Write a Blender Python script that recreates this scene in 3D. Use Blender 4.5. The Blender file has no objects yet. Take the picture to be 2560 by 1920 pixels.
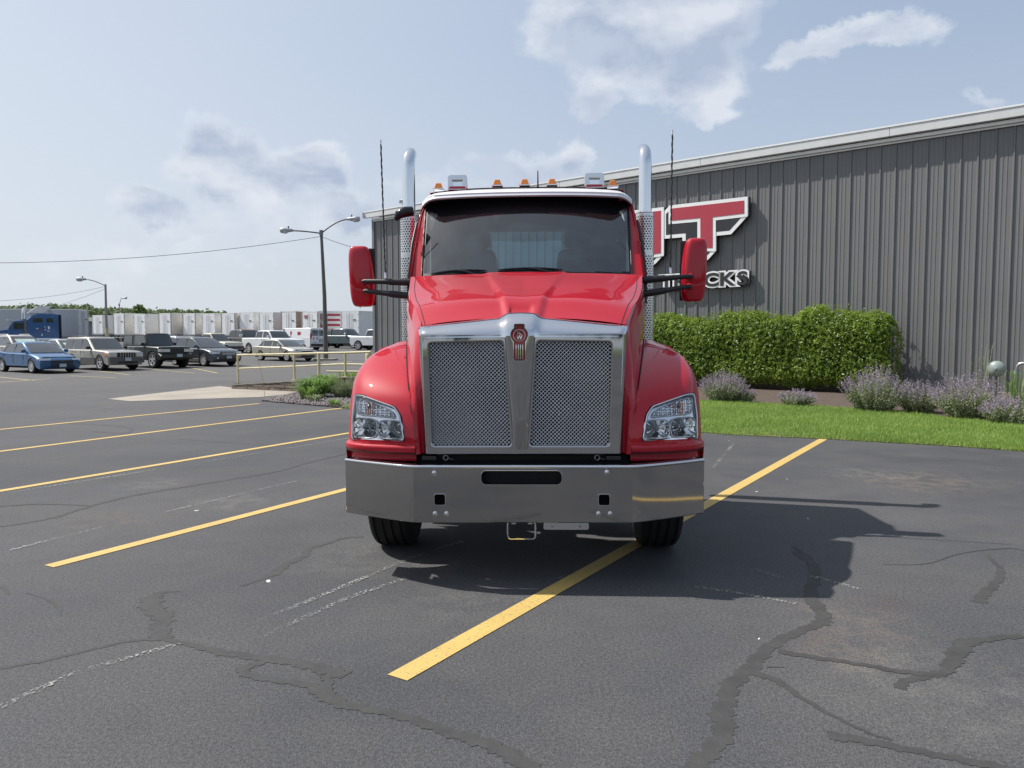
import bpy, math, random
import numpy as np
from mathutils import Vector, Matrix
R = math.radians
random.seed(7); rng = np.random.default_rng(7)
SC = bpy.context.scene
COL = SC.collection

# ------------------------------------------------------------------ camera
F, CX, CY, H = 1661.0, 1106.0, 829.5, 1.65
TH = math.atan((829.5-730)/F)
cam = bpy.data.cameras.new('camera'); co = bpy.data.objects.new('camera', cam); COL.objects.link(co)
cam.sensor_width = 36; cam.lens = 36*F/2212; cam.clip_end = 3000; cam.clip_start = 0.05
co.location = (0, 0, H); co.rotation_euler = (R(90)-TH, 0, 0); SC.camera = co
# ------------------------------------------------------------------ light
KX, KY = 0.76, -0.20                      # shadow drift per metre of height
sun_dir = Vector((-KX, -KY, 1)).normalized()
SUN_EL = math.asin(sun_dir.z); SUN_AZ = math.atan2(sun_dir.x, sun_dir.y)
sl = bpy.data.lights.new('sun', 'SUN'); sl.energy = 4.6; sl.angle = R(0.6); sl.color = (1, .955, .89)
so = bpy.data.objects.new('sun', sl); COL.objects.link(so)
so.rotation_euler = sun_dir.to_track_quat('Z', 'Y').to_euler(); so.location = (-20, 5, 40)
SC.view_settings.view_transform = 'Standard'; SC.view_settings.look = 'None'
SC.view_settings.exposure = 0.34; SC.view_settings.gamma = 1; SC.view_settings.use_curve_mapping = False
SC.cycles.max_bounces = 8; SC.cycles.transparent_max_bounces = 16
SC.cycles.use_denoising = True

c_, s_ = math.cos(TH), math.sin(TH)
def ray(u, v):
    xc = (u-CX)/F; yc = -(v-CY)/F
    return Vector((xc, c_+yc*s_, -s_+yc*c_))
def G(u, v, z=0.0):                        # ground point seen at a point of the photograph
    d = ray(u, v); t = (z-H)/d.z
    return Vector((d.x*t, d.y*t, z))
def gz(y):                                 # the lot climbs gently beyond the first row of cars
    return 0 if y < 36 else min((y-36)*0.0132, 1.6)
def GS(u, v):
    d = ray(u, v); t = 20.0
    while t < 400 and H+d.z*t > gz(d.y*t): t += .1
    return Vector((d.x*t, d.y*t, gz(d.y*t)))
def WD(u, v, Y):
    d = ray(u, v); t = Y/d.y
    return Vector((d.x*t, Y, H+d.z*t))

# ------------------------------------------------------------------ node helpers
class NT:
    def __init__(s, nt): s.nt = nt; s.n = nt.nodes; s.l = nt.links
    def add(s, t, **kw):
        n = s.n.new(t)
        for k, v in kw.items():
            if k == 'i':
                for a, b in v.items():
                    if isinstance(b, bpy.types.NodeSocket): s.l.new(b, n.inputs[a])
                    else: n.inputs[a].default_value = b
            else: setattr(n, k, v)
        return n
    def math(s, op, a, b=0.0, c=None, clamp=False):
        n = s.n.new('ShaderNodeMath'); n.operation = op; n.use_clamp = clamp
        for i, x in enumerate((a, b) if c is None else (a, b, c)):
            if isinstance(x, bpy.types.NodeSocket): s.l.new(x, n.inputs[i])
            else: n.inputs[i].default_value = x
        return n.outputs[0]
    def mr(s, v, a, b, c=0.0, d=1.0, smooth=False):
        n = s.n.new('ShaderNodeMapRange'); n.clamp = True
        if smooth: n.interpolation_type = 'SMOOTHSTEP'
        s.l.new(v, n.inputs[0])
        for i, x in zip((1, 2, 3, 4), (a, b, c, d)): n.inputs[i].default_value = x
        return n.outputs[0]
    def mix(s, f, a, b):
        n = s.n.new('ShaderNodeMix'); n.data_type = 'RGBA'
        for i, x in ((0, f), (6, a), (7, b)):
            if isinstance(x, bpy.types.NodeSocket): s.l.new(x, n.inputs[i])
            elif i == 0: n.inputs[0].default_value = x
            else: n.inputs[i].default_value = (*x[:3], 1)
        return n.outputs[2]
    def noise(s, vec, scale, detail=3, rough=.5, dist=0.0):
        n = s.add('ShaderNodeTexNoise', i={'Scale': scale, 'Detail': detail, 'Roughness': rough, 'Distortion': dist})
        if vec is not None: s.l.new(vec, n.inputs['Vector'])
        return n.outputs['Fac']
MATS = {}
def mat(name, col=(.5,.5,.5), rough=.5, metal=0.0, coat=0.0, var=.12, vs=3.0, bump=0.0, bs=60.0, spec=.5, trans=0.0, coat_rough=.03, alpha=None, sub=None, rvar=0.0):
    m = bpy.data.materials.new(name); m.use_nodes = True; MATS[name] = m
    t = NT(m.node_tree); b = t.n['Principled BSDF']
    tc = t.add('ShaderNodeTexCoord').outputs['Object']
    nz = t.noise(tc, vs, 4, .6)
    lo = tuple(c*(1-var) for c in col); hi = tuple(min(1, c*(1+var)) for c in col)
    f = t.mr(nz, .3, .7)
    t.l.new(t.mix(f, lo, hi), b.inputs['Base Color'])
    b.inputs['Roughness'].default_value = rough; b.inputs['Metallic'].default_value = metal
    b.inputs['Coat Weight'].default_value = coat; b.inputs['Coat Roughness'].default_value = coat_rough
    b.inputs['Specular IOR Level'].default_value = spec
    if rvar: t.l.new(t.mr(t.noise(tc, vs*1.7, 5, .6), .35, .7, rough, rough+rvar), b.inputs['Roughness'])
    if trans: b.inputs['Transmission Weight'].default_value = trans
    if alpha is not None: b.inputs['Alpha'].default_value = alpha
    if bump:
        bp = t.add('ShaderNodeBump', i={'Strength': bump, 'Distance': .01, 'Height': t.noise(tc, bs, 3, .6)})
        t.l.new(bp.outputs[0], b.inputs['Normal'])
    return m
def glass_mat(name, tint, spec_boost=1.0, body=(0,0,0)):
    m = bpy.data.materials.new(name); m.use_nodes = True; t = NT(m.node_tree)
    for n in list(t.n): t.n.remove(n)
    out = t.add('ShaderNodeOutputMaterial')
    tc = t.add('ShaderNodeTexCoord').outputs['Object']
    dust_sheen = t.mr(t.noise(tc, 5, 5, .6), .35, .75, 0.0, 1.0)
    tr = t.add('ShaderNodeBsdfTransparent', i={'Color': (*tint, 1)})
    df = t.add('ShaderNodeBsdfDiffuse', i={'Color': (.24, .36, .41, 1)})  # dust film tinted blue-grey, with the pale sky reflection painted in
    m1 = t.add('ShaderNodeMixShader', i={0: t.math('MULTIPLY', dust_sheen, .08), 1: tr.outputs[0], 2: df.outputs[0]})
    gl = t.add('ShaderNodeBsdfGlossy', i={'Color': (1, 1, 1, 1), 'Roughness': .02})
    fr = t.add('ShaderNodeFresnel', i={'IOR': 1.52})
    m2 = t.add('ShaderNodeMixShader', i={0: t.math('MULTIPLY', fr.outputs[0], spec_boost, clamp=True), 1: m1.outputs[0], 2: gl.outputs[0]})
    t.l.new(m2.outputs[0], out.inputs[0]); MATS[name] = m; return m

# ------------------------------------------------------------------ world
def build_world():
    w = bpy.data.worlds.new("World"); SC.world = w; w.use_nodes = True
    t = NT(w.node_tree)
    for n in list(t.n): t.n.remove(n)
    out = t.add('ShaderNodeOutputWorld'); bg = t.add('ShaderNodeBackground', i={'Strength': 0.097})
    t.l.new(bg.outputs[0], out.inputs[0])
    sky = t.add('ShaderNodeTexSky'); sky.sky_type = 'NISHITA'; sky.sun_disc = False
    sky.sun_elevation = SUN_EL; sky.sun_rotation = SUN_AZ % (2*math.pi)
    sky.air_density = 1.0; sky.dust_density = 3.0; sky.ozone_density = 1.5; sky.altitude = 200
    d = t.add('ShaderNodeTexCoord').outputs['Generated']
    sx = t.add('ShaderNodeSeparateXYZ', i={0: d})
    el = sx.outputs['Z']
    # thin summer haze: the whole sky is veiled, more towards the horizon and the sun
    sd = t.add('ShaderNodeVectorMath', operation='DOT_PRODUCT', i={0: d, 1: tuple(sun_dir)}).outputs['Value']
    veil = t.math('ADD', t.mr(el, 0.0, .6, .78, .38), t.mr(sd, -.1, 1.0, 0.0, .30, True), clamp=True)
    vc = t.mix(t.mr(el, .0, .35, 0, 1), (5.6, 6.05, 6.6), (4.25, 5.1, 6.45))
    vc = t.mix(t.mr(sd, .1, .95, 0, .55, True), vc, (7.2, 7.5, 7.8))
    base = t.mix(veil, sky.outputs[0], vc)
    # warped direction for cumulus
    wv = t.add('ShaderNodeTexNoise', i={'Vector': d, 'Scale': 6.0, 'Detail': 6, 'Roughness': .62})
    off = t.add('ShaderNodeVectorMath', operation='SUBTRACT', i={0: wv.outputs['Color'], 1: (.5, .5, .5)}).outputs[0]
    offs = t.add('ShaderNodeVectorMath', operation='SCALE', i={0: off, 'Scale': .16}).outputs[0]
    dw = t.add('ShaderNodeVectorMath', operation='ADD', i={0: d, 1: offs}).outputs[0]
    blobs = [  # u, v (photo), radius horizontally/vertically in photo units, weight
        (470,330,95,80,1.0),(560,345,80,70,.95),(520,410,110,60,.85),(640,400,95,70,1.0),(700,370,70,60,1.0),(740,440,110,60,.9),(620,480,160,60,.6),
        (330,450,85,50,.9),(540,440,70,40,.6),(200,560,260,50,.42),(430,560,150,45,.45),(700,560,160,50,.5),(1120,350,130,50,.75),(1230,345,60,40,.8),(960,400,160,60,.6),
        (1300,30,150,90,1.0),(1430,60,180,110,1.0),(1320,120,110,60,.8),(1480,170,110,60,.85),(1560,20,150,50,.8),(1280,210,70,35,.7),(1500,255,70,35,.6),
        (1800,110,70,28,.85),(1880,85,80,30,.9),(1950,60,60,30,.6),(2110,235,50,22,.8),(1700,250,120,30,.25)]
    acc = None
    for (u, v, ru, rv, wt) in blobs:
        dd = ray(u, v).normalized(); ru /= F; rv /= F
        sub = t.add('ShaderNodeVectorMath', operation='SUBTRACT', i={0: dw, 1: tuple(dd)}).outputs[0]
        mul = t.add('ShaderNodeVectorMath', operation='MULTIPLY', i={0: sub, 1: (1/ru, .6/ru, 1/rv)}).outputs[0]
        ln = t.add('ShaderNodeVectorMath', operation='LENGTH', i={0: mul}).outputs['Value']
        b = t.mr(ln, .2, 1.55, wt, 0.0, True)
        acc = b if acc is None else t.math('MAXIMUM', acc, b)
    dm = t.add('ShaderNodeMapping', i={'Vector': d, 'Scale': (1, 1, 1.9)}).outputs[0]
    n1 = t.noise(dm, 9, 9, .54, .15)
    dm2 = t.add('ShaderNodeMapping', i={'Vector': d, 'Scale': (1, 1, 1.9), 'Location': (.035, -.01, -.075)}).outputs[0]
    n2 = t.noise(dm2, 9, 9, .54, .15)
    wide = t.noise(dm, 2.2, 4, .5)                       # clouds of the rest of the sky
    ambient = t.math('MULTIPLY', t.mr(wide, .5, .72, 0, .55), t.mr(sx.outputs['Y'], .05, .5, 1.0, 0.0))
    fld = t.math('ADD', t.math('MAXIMUM', acc, ambient), t.math('MULTIPLY', t.math('SUBTRACT', n1, .5), 1.5))
    cov = t.mr(fld, .24, .84, 0, 1, True)
    rim = t.mr(t.math('SUBTRACT', n1, n2), -.10, .20, 0, 1)
    thick = t.mr(fld, .38, .80, 1, 0)
    lit = t.math('ADD', t.math('MULTIPLY', rim, .58), t.math('MULTIPLY', thick, .48), clamp=True)
    ccol = t.mix(lit, (3.6, 4.25, 5.45), (7.7, 7.85, 8.1))
    haze_low = t.mr(el, .02, .18, .55, .95)
    c1 = t.mix(t.math('MULTIPLY', cov, haze_low), base, ccol)
    t.l.new(c1, bg.inputs['Color'])
build_world()

# ------------------------------------------------------------------ mesh helpers
def cr(pts, n):
    """Catmull-Rom through points, n samples"""
    P = [Vector(p) for p in pts]; m = len(P)-1; out = []
    for i in range(n):
        f = i/(n-1)*m; k = min(int(f), m-1); u = f-k
        p1, p2 = P[k], P[k+1]; p0 = P[k-1] if k > 0 else p1*2-p2; p3 = P[k+2] if k+2 <= m else p2*2-p1
        out.append(.5*((2*p1)+(p2-p0)*u+(2*p0-5*p1+4*p2-p3)*u*u+(3*p1-p0-3*p2+p3)*u**3))
    return out
class MB:
    def __init__(s): s.v = []; s.f = []; s.m = []; s.cur = 0
    def add(s, vs, fs):
        o = len(s.v); s.v += [tuple(v) for v in vs]
        for f in fs: s.f.append(tuple(i+o for i in f)); s.m.append(s.cur)
        return s
    def box(s, c, d, rz=0.0, M=None, taper=1.0):
        hx, hy, hz = d[0]/2, d[1]/2, d[2]/2; vs = []
        for z in (-1, 1):
            k = taper if z > 0 else 1
            for (x, y) in ((-1,-1),(1,-1),(1,1),(-1,1)):
                p = Vector((x*hx*k, y*hy*k, z*hz))
                if M: p = M @ p
                if rz: p = Matrix.Rotation(rz, 3, 'Z') @ p
                vs.append(Vector(c)+p)
        return s.add(vs, [(3,2,1,0),(4,5,6,7),(0,1,5,4),(1,2,6,5),(2,3,7,6),(3,0,4,7)])
    def grid(s, rows, closed=False, flip=False):
        n = len(rows[0]); vs = [p for r in rows for p in r]; fs = []
        for i in range(len(rows)-1):
            for j in range(n if closed else n-1):
                k = (j+1) % n
                q = (i*n+j, i*n+k, (i+1)*n+k, (i+1)*n+j)
                fs.append(q[::-1] if flip else q)
        return s.add(vs, fs)
    def tube(s, pts, r, n=8, cap=True):
        P = [Vector(p) for p in pts]; rows = []
        rr = r if isinstance(r, (list, tuple)) else [r]*len(P)
        up = None
        for i, p in enumerate(P):
            t = (P[min(i+1, len(P)-1)]-P[max(i-1, 0)]).normalized()
            if up is None: up = t.orthogonal().normalized()
            up = (up-t*up.dot(t)).normalized(); b = t.cross(up)
            rows.append([p+(up*math.cos(a)+b*math.sin(a))*rr[i] for a in [2*math.pi*k/n for k in range(n)]])
        s.grid(rows, closed=True)
        if cap:
            o = len(s.v); m = len(P)
            s.f.append(tuple(o-m*n+k for k in range(n))[::-1]); s.m.append(s.cur)
            s.f.append(tuple(o-n+k for k in range(n))); s.m.append(s.cur)
        return s
    def lathe(s, prof, n=24, M=None, c=(0,0,0)):
        """prof: (r, h) about local z; M orients"""
        rows = []
        for r, h in prof:
            row = []
            for k in range(n):
                a = 2*math.pi*k/n; p = Vector((r*math.cos(a), r*math.sin(a), h))
                if M: p = M @ p
                row.append(p+Vector(c))
            rows.append(row)
        return s.grid(rows, closed=True)
    def prism(s, poly, fn, d0, d1):
        """poly of 2-D points mapped by fn(a, b, d)"""
        n = len(poly)
        vs = [fn(a, b, d0) for a, b in poly]+[fn(a, b, d1) for a, b in poly]
        fs = [tuple(range(n))[::-1], tuple(range(n, 2*n))]+[(i, (i+1) % n, n+(i+1) % n, n+i) for i in range(n)]
        return s.add(vs, fs)
    def mesh(s, name, mats, smooth=None):
        me = bpy.data.meshes.new(name); me.from_pydata(s.v, [], s.f)
        for m in (mats if isinstance(mats, (list, tuple)) else [mats]): me.materials.append(m)
        if any(s.m): me.polygons.foreach_set('material_index', s.m)
        me.validate(); 
        if smooth is not None:
            me.polygons.foreach_set('use_smooth', [True]*len(me.polygons)); me.set_sharp_from_angle(angle=R(smooth))
        me.update(); return me
    def build(s, name, mats, parent=None, smooth=None, bevel=0.0, loc=None, rz=None, seg=2, normals=False):
        me = s.mesh(name, mats, smooth if not bevel else 40)
        if normals:
            import bmesh
            bm = bmesh.new(); bm.from_mesh(me); bmesh.ops.recalc_face_normals(bm, faces=bm.faces); bm.to_mesh(me); bm.free()
        o = bpy.data.objects.new(name, me); COL.objects.link(o)
        if parent: o.parent = parent
        if loc is not None: o.location = loc
        if rz is not None: o.rotation_euler = (0, 0, rz)
        if bevel:
            b = o.modifiers.new('bevel', 'BEVEL'); b.width = bevel; b.segments = seg; b.limit_method = 'ANGLE'; b.angle_limit = R(35)
            b.harden_normals = True
        return o
def empty(name, loc=(0,0,0), rz=0.0, parent=None):
    o = bpy.data.objects.new(name, None); COL.objects.link(o); o.location = loc; o.rotation_euler = (0, 0, rz)
    o.empty_display_size = .2
    if parent: o.parent = parent
    return o
def tag(o, label=None, cat=None, group=None, kind=None):
    if label: o['label'] = label
    if cat: o['category'] = cat
    if group: o['group'] = group
    if kind: o['kind'] = kind
    return o
def copy_tree(o, parent=None):
    c = o.copy(); COL.objects.link(c); c.parent = parent
    for ch in [x for x in bpy.data.objects if x.parent == o]: copy_tree(ch, c)
    return c
def fill2d(outer, holes=(), extrude=0.0, bevel=0.0, bres=2):
    cu = bpy.data.curves.new('shape', 'CURVE'); cu.dimensions = '2D'; cu.fill_mode = 'BOTH'
    cu.extrude = extrude; cu.bevel_depth = bevel; cu.bevel_resolution = bres
    for pl in [outer]+list(holes):
        sp = cu.splines.new('POLY'); sp.points.add(len(pl)-1); sp.use_cyclic_u = True
        for p, q in zip(sp.points, pl): p.co = (q[0], q[1], 0, 1)
    ob = bpy.data.objects.new('shape', cu); me = bpy.data.meshes.new_from_object(ob)
    vs = [tuple(v.co) for v in me.vertices]; fs = [tuple(p.vertices) for p in me.polygons]
    bpy.data.objects.remove(ob); bpy.data.curves.remove(cu); bpy.data.meshes.remove(me)
    return vs, fs
def text2d(txt, size=1.0, offset=0.0, extrude=0.0, shear=0.0, spacing=1.0, align='LEFT'):
    cu = bpy.data.curves.new('lettering', 'FONT'); cu.body = txt; cu.size = size; cu.offset = offset; cu.extrude = extrude
    cu.shear = shear; cu.space_character = spacing; cu.align_x = align; cu.resolution_u = 4
    ob = bpy.data.objects.new('lettering', cu); me = bpy.data.meshes.new_from_object(ob)
    vs = [tuple(v.co) for v in me.vertices]; fs = [tuple(p.vertices) for p in me.polygons]
    bpy.data.objects.remove(ob); bpy.data.curves.remove(cu); bpy.data.meshes.remove(me)
    return vs, fs
def rrect(x0, z0, x1, z1, r, n=5):
    out = []
    for cx, cz, a0 in ((x1-r, z1-r, 0), (x0+r, z1-r, 90), (x0+r, z0+r, 180), (x1-r, z0+r, 270)):
        for k in range(n+1):
            a = R(a0+90*k/n); out.append((cx+r*math.cos(a), cz+r*math.sin(a)))
    return out
def round_poly(pts, r, n=4):
    out = []; m = len(pts)
    for i in range(m):
        p = Vector(pts[i]); a = Vector(pts[i-1]); b = Vector(pts[(i+1) % m])
        da = (a-p); db = (b-p); k = min(r, da.length*.45, db.length*.45)
        A = p+da.normalized()*k; B = p+db.normalized()*k
        for j in range(n+1):
            t = j/n; out.append(tuple(A*(1-t)**2+p*2*t*(1-t)+B*t*t))
    return out
def lerp(a, b, t): return a+(b-a)*t
def interp(tab, x):
    if x <= tab[0][0]: return tab[0][1]
    for (a, va), (b, vb) in zip(tab, tab[1:]):
        if x <= b: return va+(vb-va)*(x-a)/(b-a)
    return tab[-1][1]

# ------------------------------------------------------------------ materials
red = mat('red_paint', (.43,.003,.017), .5, coat=.88, var=.03, spec=.15)
# faint orange peel keeps the reflections from being perfect
def chrome_mat(name, col, rough, wav, ws):
    m = mat(name, col, rough, 1.0, var=.03, vs=2, rvar=.015)
    t = NT(m.node_tree); b = t.n['Principled BSDF']
    tc = t.add('ShaderNodeTexCoord').outputs['Object']
    bp = t.add('ShaderNodeBump', i={'Strength': wav, 'Distance': .02, 'Height': t.noise(tc, ws, 2, .4)})
    t.l.new(bp.outputs[0], b.inputs['Normal']); return m
chrome = chrome_mat('chrome', (.69,.70,.72), .025, .012, 5)
steel = chrome_mat('polished_steel', (.42,.415,.41), .045, .035, 2.2)
brushed = chrome_mat('brushed_aluminium', (.62,.63,.65), .25, .02, 8)
black = mat('black_plastic', (.018,.018,.02), .45, var=.2, bump=.1, bs=200)
blackgloss = mat('black_gloss', (.006,.006,.008), .15, var=.1)
rubber = mat('tyre_rubber', (.013,.013,.014), .8, var=.25, bump=.3, bs=90)
dark = mat('dark_void', (.006,.006,.008), .8, var=.1)
radiator = mat('radiator_core', (.008,.008,.022), .4, .2, var=.3, vs=20)
amber = mat('amber_lens', (.75,.22,.015), .2, coat=.8, var=.1)
fabric = mat('seat_fabric', (.07,.09,.10), .85, var=.15, bump=.2)
dash = mat('dash_grey', (.08,.105,.12), .7, var=.1)
ws_glass = glass_mat('windshield_glass', (.50,.68,.74), 2.6)
lens_glass = glass_mat('lamp_glass', (.93,.94,.95), 1.0)
asphalt_seal = mat('crack_sealant', (.046,.045,.044), .82, var=.2, vs=9, bump=.25, bs=40)
# ================================================================== THE RED TRUCK
def build_truck():
    T = empty('semi_truck', (0.072, 5.0, 0), -R(2.1)); T.rotation_euler[1] = -R(.35)
    tag(T, 'red day-cab semi truck with chrome grille, twin exhaust stacks and square bumper', 'truck')
    def P(name, mb, m, parent=T, **k): return mb.build(name, m, parent, **k)
    # ---- bumper
    def bump_y(x): 
        a = max(0, abs(x)-.72)/.52
        return .29*a**1.15 if a > 0 else 0
    holes = [rrect(-.272, .688, .26, .782, .035), rrect(-.582, .552, -.508, .626, .014), rrect(.498, .552, .572, .626, .014)]
    vs, fs = fill2d([(-.72,.440),(.72,.440),(.72,.800),(-.72,.800)], holes, .004, 0.0)
    b = MB(); b.add([(x, z*1.0+.004, y) for x, y, z in vs], fs)
    for s in (-1, 1):
        rows = []
        xs = [s*(.72+.52*k/14) for k in range(15)]
        for x in xs:
            y = bump_y(x); rows.append([(x, y, .440), (x, y, .800)])
        b.grid(rows, flip=s < 0)
    # top and bottom rolled lips
    xs = [-1.24+2.48*k/60 for k in range(61)]
    b.grid([[(x, bump_y(x)+dy, z) for x in xs] for dy, z in ((0,.800),(.002,.808),(.010,.814),(.022,.816),(.07,.815),(.072,.805))])
    b.grid([[(x, bump_y(x)+dy, z) for x in xs] for dy, z in ((.05,.436),(.012,.432),(.003,.435),(0,.440))])
    for s in (-1, 1):
        b.grid([[(s*1.24+s*dx, bump_y(1.24)+dy, z) for z in (.440, .800)] for dx, dy in ((0,0),(.006,.006),(.008,.02),(.006,.22))], flip=s > 0)
    bp = P('bumper', b, steel, smooth=30)
    e = MB()
    for hl in holes:
        ins = [(x, z) for x, z in hl]
        e.tube([(x, -.001, z) for x, z in ins]+[(ins[0][0], -.001, ins[0][1])], .0035, 6, cap=False)
    e.build('slot_rim', chrome, bp, smooth=60)
    lip = MB(); lip.tube([(x, bump_y(x)+.002, .806) for x in xs], .0125, 10); lip.build('top_lip', chrome, bp, smooth=60)
    bk = MB(); bk.box((0,.16,.62),(1.36,.02,.30)); bk.box((0,.14,.73),(.7,.1,.13)); bk.build('bumper_backing', dark, bp)
    ms = MB()
    for k in range(60):
        x = -.30+k*.0105
        ms.tube([(x-.05,.075,.68),(x+.05,.075,.79)], .0012, 4); ms.tube([(x+.05,.078,.68),(x-.05,.078,.79)], .0012, 4)
    ms.build('slot_mesh', black, bp)
    bolt = None
    for (x, z) in ((-.581,.765),(.552,.770),(-.579,.494),(-.503,.494),(.497,.496),(.573,.496)):
        if bolt is None:
            m = MB(); Mx = Matrix.Rotation(R(90), 3, 'X')
            m.lathe([(.0001,.013),(.007,.012),(.011,.008),(.012,.003),(.017,.002),(.017,0)], 12, Mx)
            bolt = m.build('bolt', chrome, bp, smooth=30)
        else: o = bolt.copy(); COL.objects.link(o); bolt = o
        bolt.location = (x, 0, z)
    # ---- lower brackets
    m = MB(); fr = rrect(-.10,.312,.085,.428,.02,4)
    m.tube([(x,.06,z) for x, z in fr]+[(fr[0][0],.06,fr[0][1])], .006, 6)
    m.box((-.06,.06,.424),(.03,.03,.02)); m.box((.05,.06,.424),(.03,.03,.02))
    P('tow_bracket', m, chrome, smooth=40)
    m = MB(); vs, fs = fill2d(round_poly([(.138,.385),(.437,.385),(.437,.43),(.138,.43)],.015),[rrect(.19,.403,.203,.409,.002,2),rrect(.372,.403,.385,.409,.002,2)],.002)
    m.add([(x,.02+z,y) for x,y,z in vs], fs); m.box((.287,.05,.43),(.295,.06,.004)); P('plate_bracket', m, brushed)
    # ---- grille surround
    yl = lambda z: .155+(z-.855)*.006          # leans back as it rises
    hw = lambda z: .672+(z-.855)*.028
    def hole(side):
        if side < 0: q = [(-.622,.915),(-.068,.915),(-.120,1.640),(-.640,1.630)]
        else: q = [(.040,.915),(.590,.915),(.606,1.630),(.090,1.640)]
        return round_poly(q, .035, 5)
    outer = [(-.645,.875),(.645,.875),(.672,1.67),(-.672,1.67)]
    vs, fs = fill2d(outer, [hole(-1), hole(1)], .022, .010, 3)
    g = MB(); g.add([(x, yl(y)+.022-(-z)+.0, y) for x, y, z in vs], fs)
    # rolled outer border (sides and bottom)
    path = [(-.672,1.67),(-.645,.875),(.645,.875),(.672,1.67)]
    def roll(pts, nrm, rr, depth):
        rows = []
        for k in range(8):
            a = R(90)*k/7
            rows.append([(p[0]+n[0]*rr*math.sin(a), yl(p[1])-.010+depth*(1-math.cos(a)), p[1]+n[1]*rr*math.sin(a)) for p, n in zip(pts, nrm)])
        return rows
    for s in (-1, 1):
        pts = [(s*lerp(.645,.672,k/12), lerp(.875,1.67,k/12)) for k in range(13)]
        rws = roll(pts, [(s,0)]*13, .036, .11)
        g.grid(rws, flip=s < 0)
    pts = [(lerp(-.645,.645,k/20), .875) for k in range(21)]
    g.grid(roll(pts, [(0,-1)]*21, .020, .05))
    for s in (-1, 1):   # bottom corners
        rows = []
        for k in range(8):
            a = R(90)*k/7; rows.append([(s*.645+s*math.cos(b)*.036*math.sin(a), yl(.875)-.010+.08*(1-math.cos(a)), .875-math.sin(b)*.020*math.sin(a)) for b in [R(90)*j/5 for j in range(6)]])
        g.grid(rows)
    sur = P('grille_surround', g, frame_m, smooth=45)
    # top cap, rolling back into the hood
    def ztop(x):
        a = abs(x+.014)
        return interp([(0,1.829),(.10,1.824),(.15,1.792),(.40,1.768),(.715,1.735)], a)
    capm = MB(); rows = []
    N = 80
    for k in range(12):
        a = R(90)*k/11; row = []
        for i in range(N+1):
            f = -1+2*i/N; x = f*lerp(.692,.722,math.sin(a))
            zb = 1.655; zt = ztop(x); ridge = .030*max(0, 1-(abs(x+.014)/.125)**4) if abs(x+.014) < .125 else 0
            edge = .05*max(0, (abs(f)-.93)/.07)**2
            row.append((x, yl(zb)-.011-ridge*(1-.4*k/11)+.20*(1-math.cos(a))+edge, zb+(zt-zb)*math.sin(a)))
        rows.append(row)
    capm.grid(rows); capm.build('surround_cap', chrome, sur, smooth=50)
    # centre spine
    sp = MB(); rows = []
    for k in range(25):
        z = lerp(.90, 1.665, k/24); w = lerp(.048, .104, k/24); d = lerp(.012, .040, min(1, k/6))
        rows.append([(-.014+w*math.sin(R(-90+180*j/14)), yl(z)-.009-d*math.cos(R(-90+180*j/14))**.7 if 0 < j < 14 else yl(z)-.008, z) for j in range(15)])
    sp.grid(rows, flip=True); sp.build('center_spine', frame_m, sur, smooth=50)
    # woven screens
    for side in (-1, 1):
        hp = hole(side); xs_ = [p[0] for p in hp]; zs_ = [p[1] for p in hp]
        x0, x1, z0, z1 = min(xs_), max(xs_), min(zs_), max(zs_)
        def inside(x, z):
            c = False; n = len(hp)
            for i in range(n):
                xa, za = hp[i]; xb, zb = hp[i-1]
                if (za > z) != (zb > z) and x < (xb-xa)*(z-za)/(zb-za)+xa: c = not c
            return c
        w = MB(); pitch = .0262; st = pitch/2
        nd = int((x1-x0+z1-z0)/pitch)+2
        for dirn in (-1, 1):
            for k in range(nd):
                run = []
                cst = k*pitch
                t = 0.0; pts = []
                while t <= (z1-z0)+.001:
                    z = z0+t; x = (x0+cst-t) if dirn > 0 else (x1-cst+t)
                    ph = round(t/st)
                    if inside(x, z): pts.append((x, yl(z)+.016+.0022*(1 if (int(ph)+k) % 2 else -1)*dirn, z))
                    else:
                        if len(pts) > 1: run.append(pts)
                        pts = []
                    t += st
                if len(pts) > 1: run.append(pts)
                for r_ in run: w.tube(r_, .0024, 6, cap=False)
        w.build('woven_screen', wire_m, sur, smooth=179)
        # inner wall of the opening
        iw = MB(); iw.grid([[(x, yl(z)+d, z) for x, z in hp+[hp[0]]] for d in (.0, .06)]); iw.build('opening_rim', chrome, sur, smooth=50)
        iw = MB(); n2 = 90
        for k in range(n2):
            x = lerp(x0-.01, x1+.01, k/(n2-1)); iw.box((x,.335,(z0+z1)/2),(.0012,.02,z1-z0+.05))
        iw.box(((x0+x1)/2,.35,(z0+z1)/2),(x1-x0+.05,.02,z1-z0+.1)); iw.build('radiator', radiator, sur)
    # ---- emblem
    em = empty('emblem', (0,0,0), parent=T)
    ec = (-.017, 1.668)
    def badge(r, tw, tz, cw, cz):
        pts = []
        for k in range(21):
            a = R(118-236*k/20*1.0); pts.append((r*math.sin(R(-118+236*0/20)) if False else 0, 0))
        pts = []
        a0 = math.asin(min(.99, cw/r)); a1 = math.pi-math.asin(min(.99, tw/r))
        for k in range(15):
            a = lerp(a0, a1, k/14); pts.append((r*math.sin(a), r*math.cos(a)))
        pts += [(tw, tz+.012), (tw*.8, tz), (-tw*.8, tz), (-tw, tz+.012)]
        for k in range(15):
            a = lerp(-a1, -a0, k/14); pts.append((r*math.sin(a), r*math.cos(a)))
        pts += [(-cw, cz), (-cw*.8, cz+.006), (cw*.8, cz+.006), (cw, cz)]
        return pts
    redbadge = mat('badge_red', (.28,.004,.015), .12, coat=1, var=.05)
    def bfn(off): return lambda a, b, d: (ec[0]+a, yl(ec[1]+b)-.052-off-d, ec[1]+b)
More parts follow.
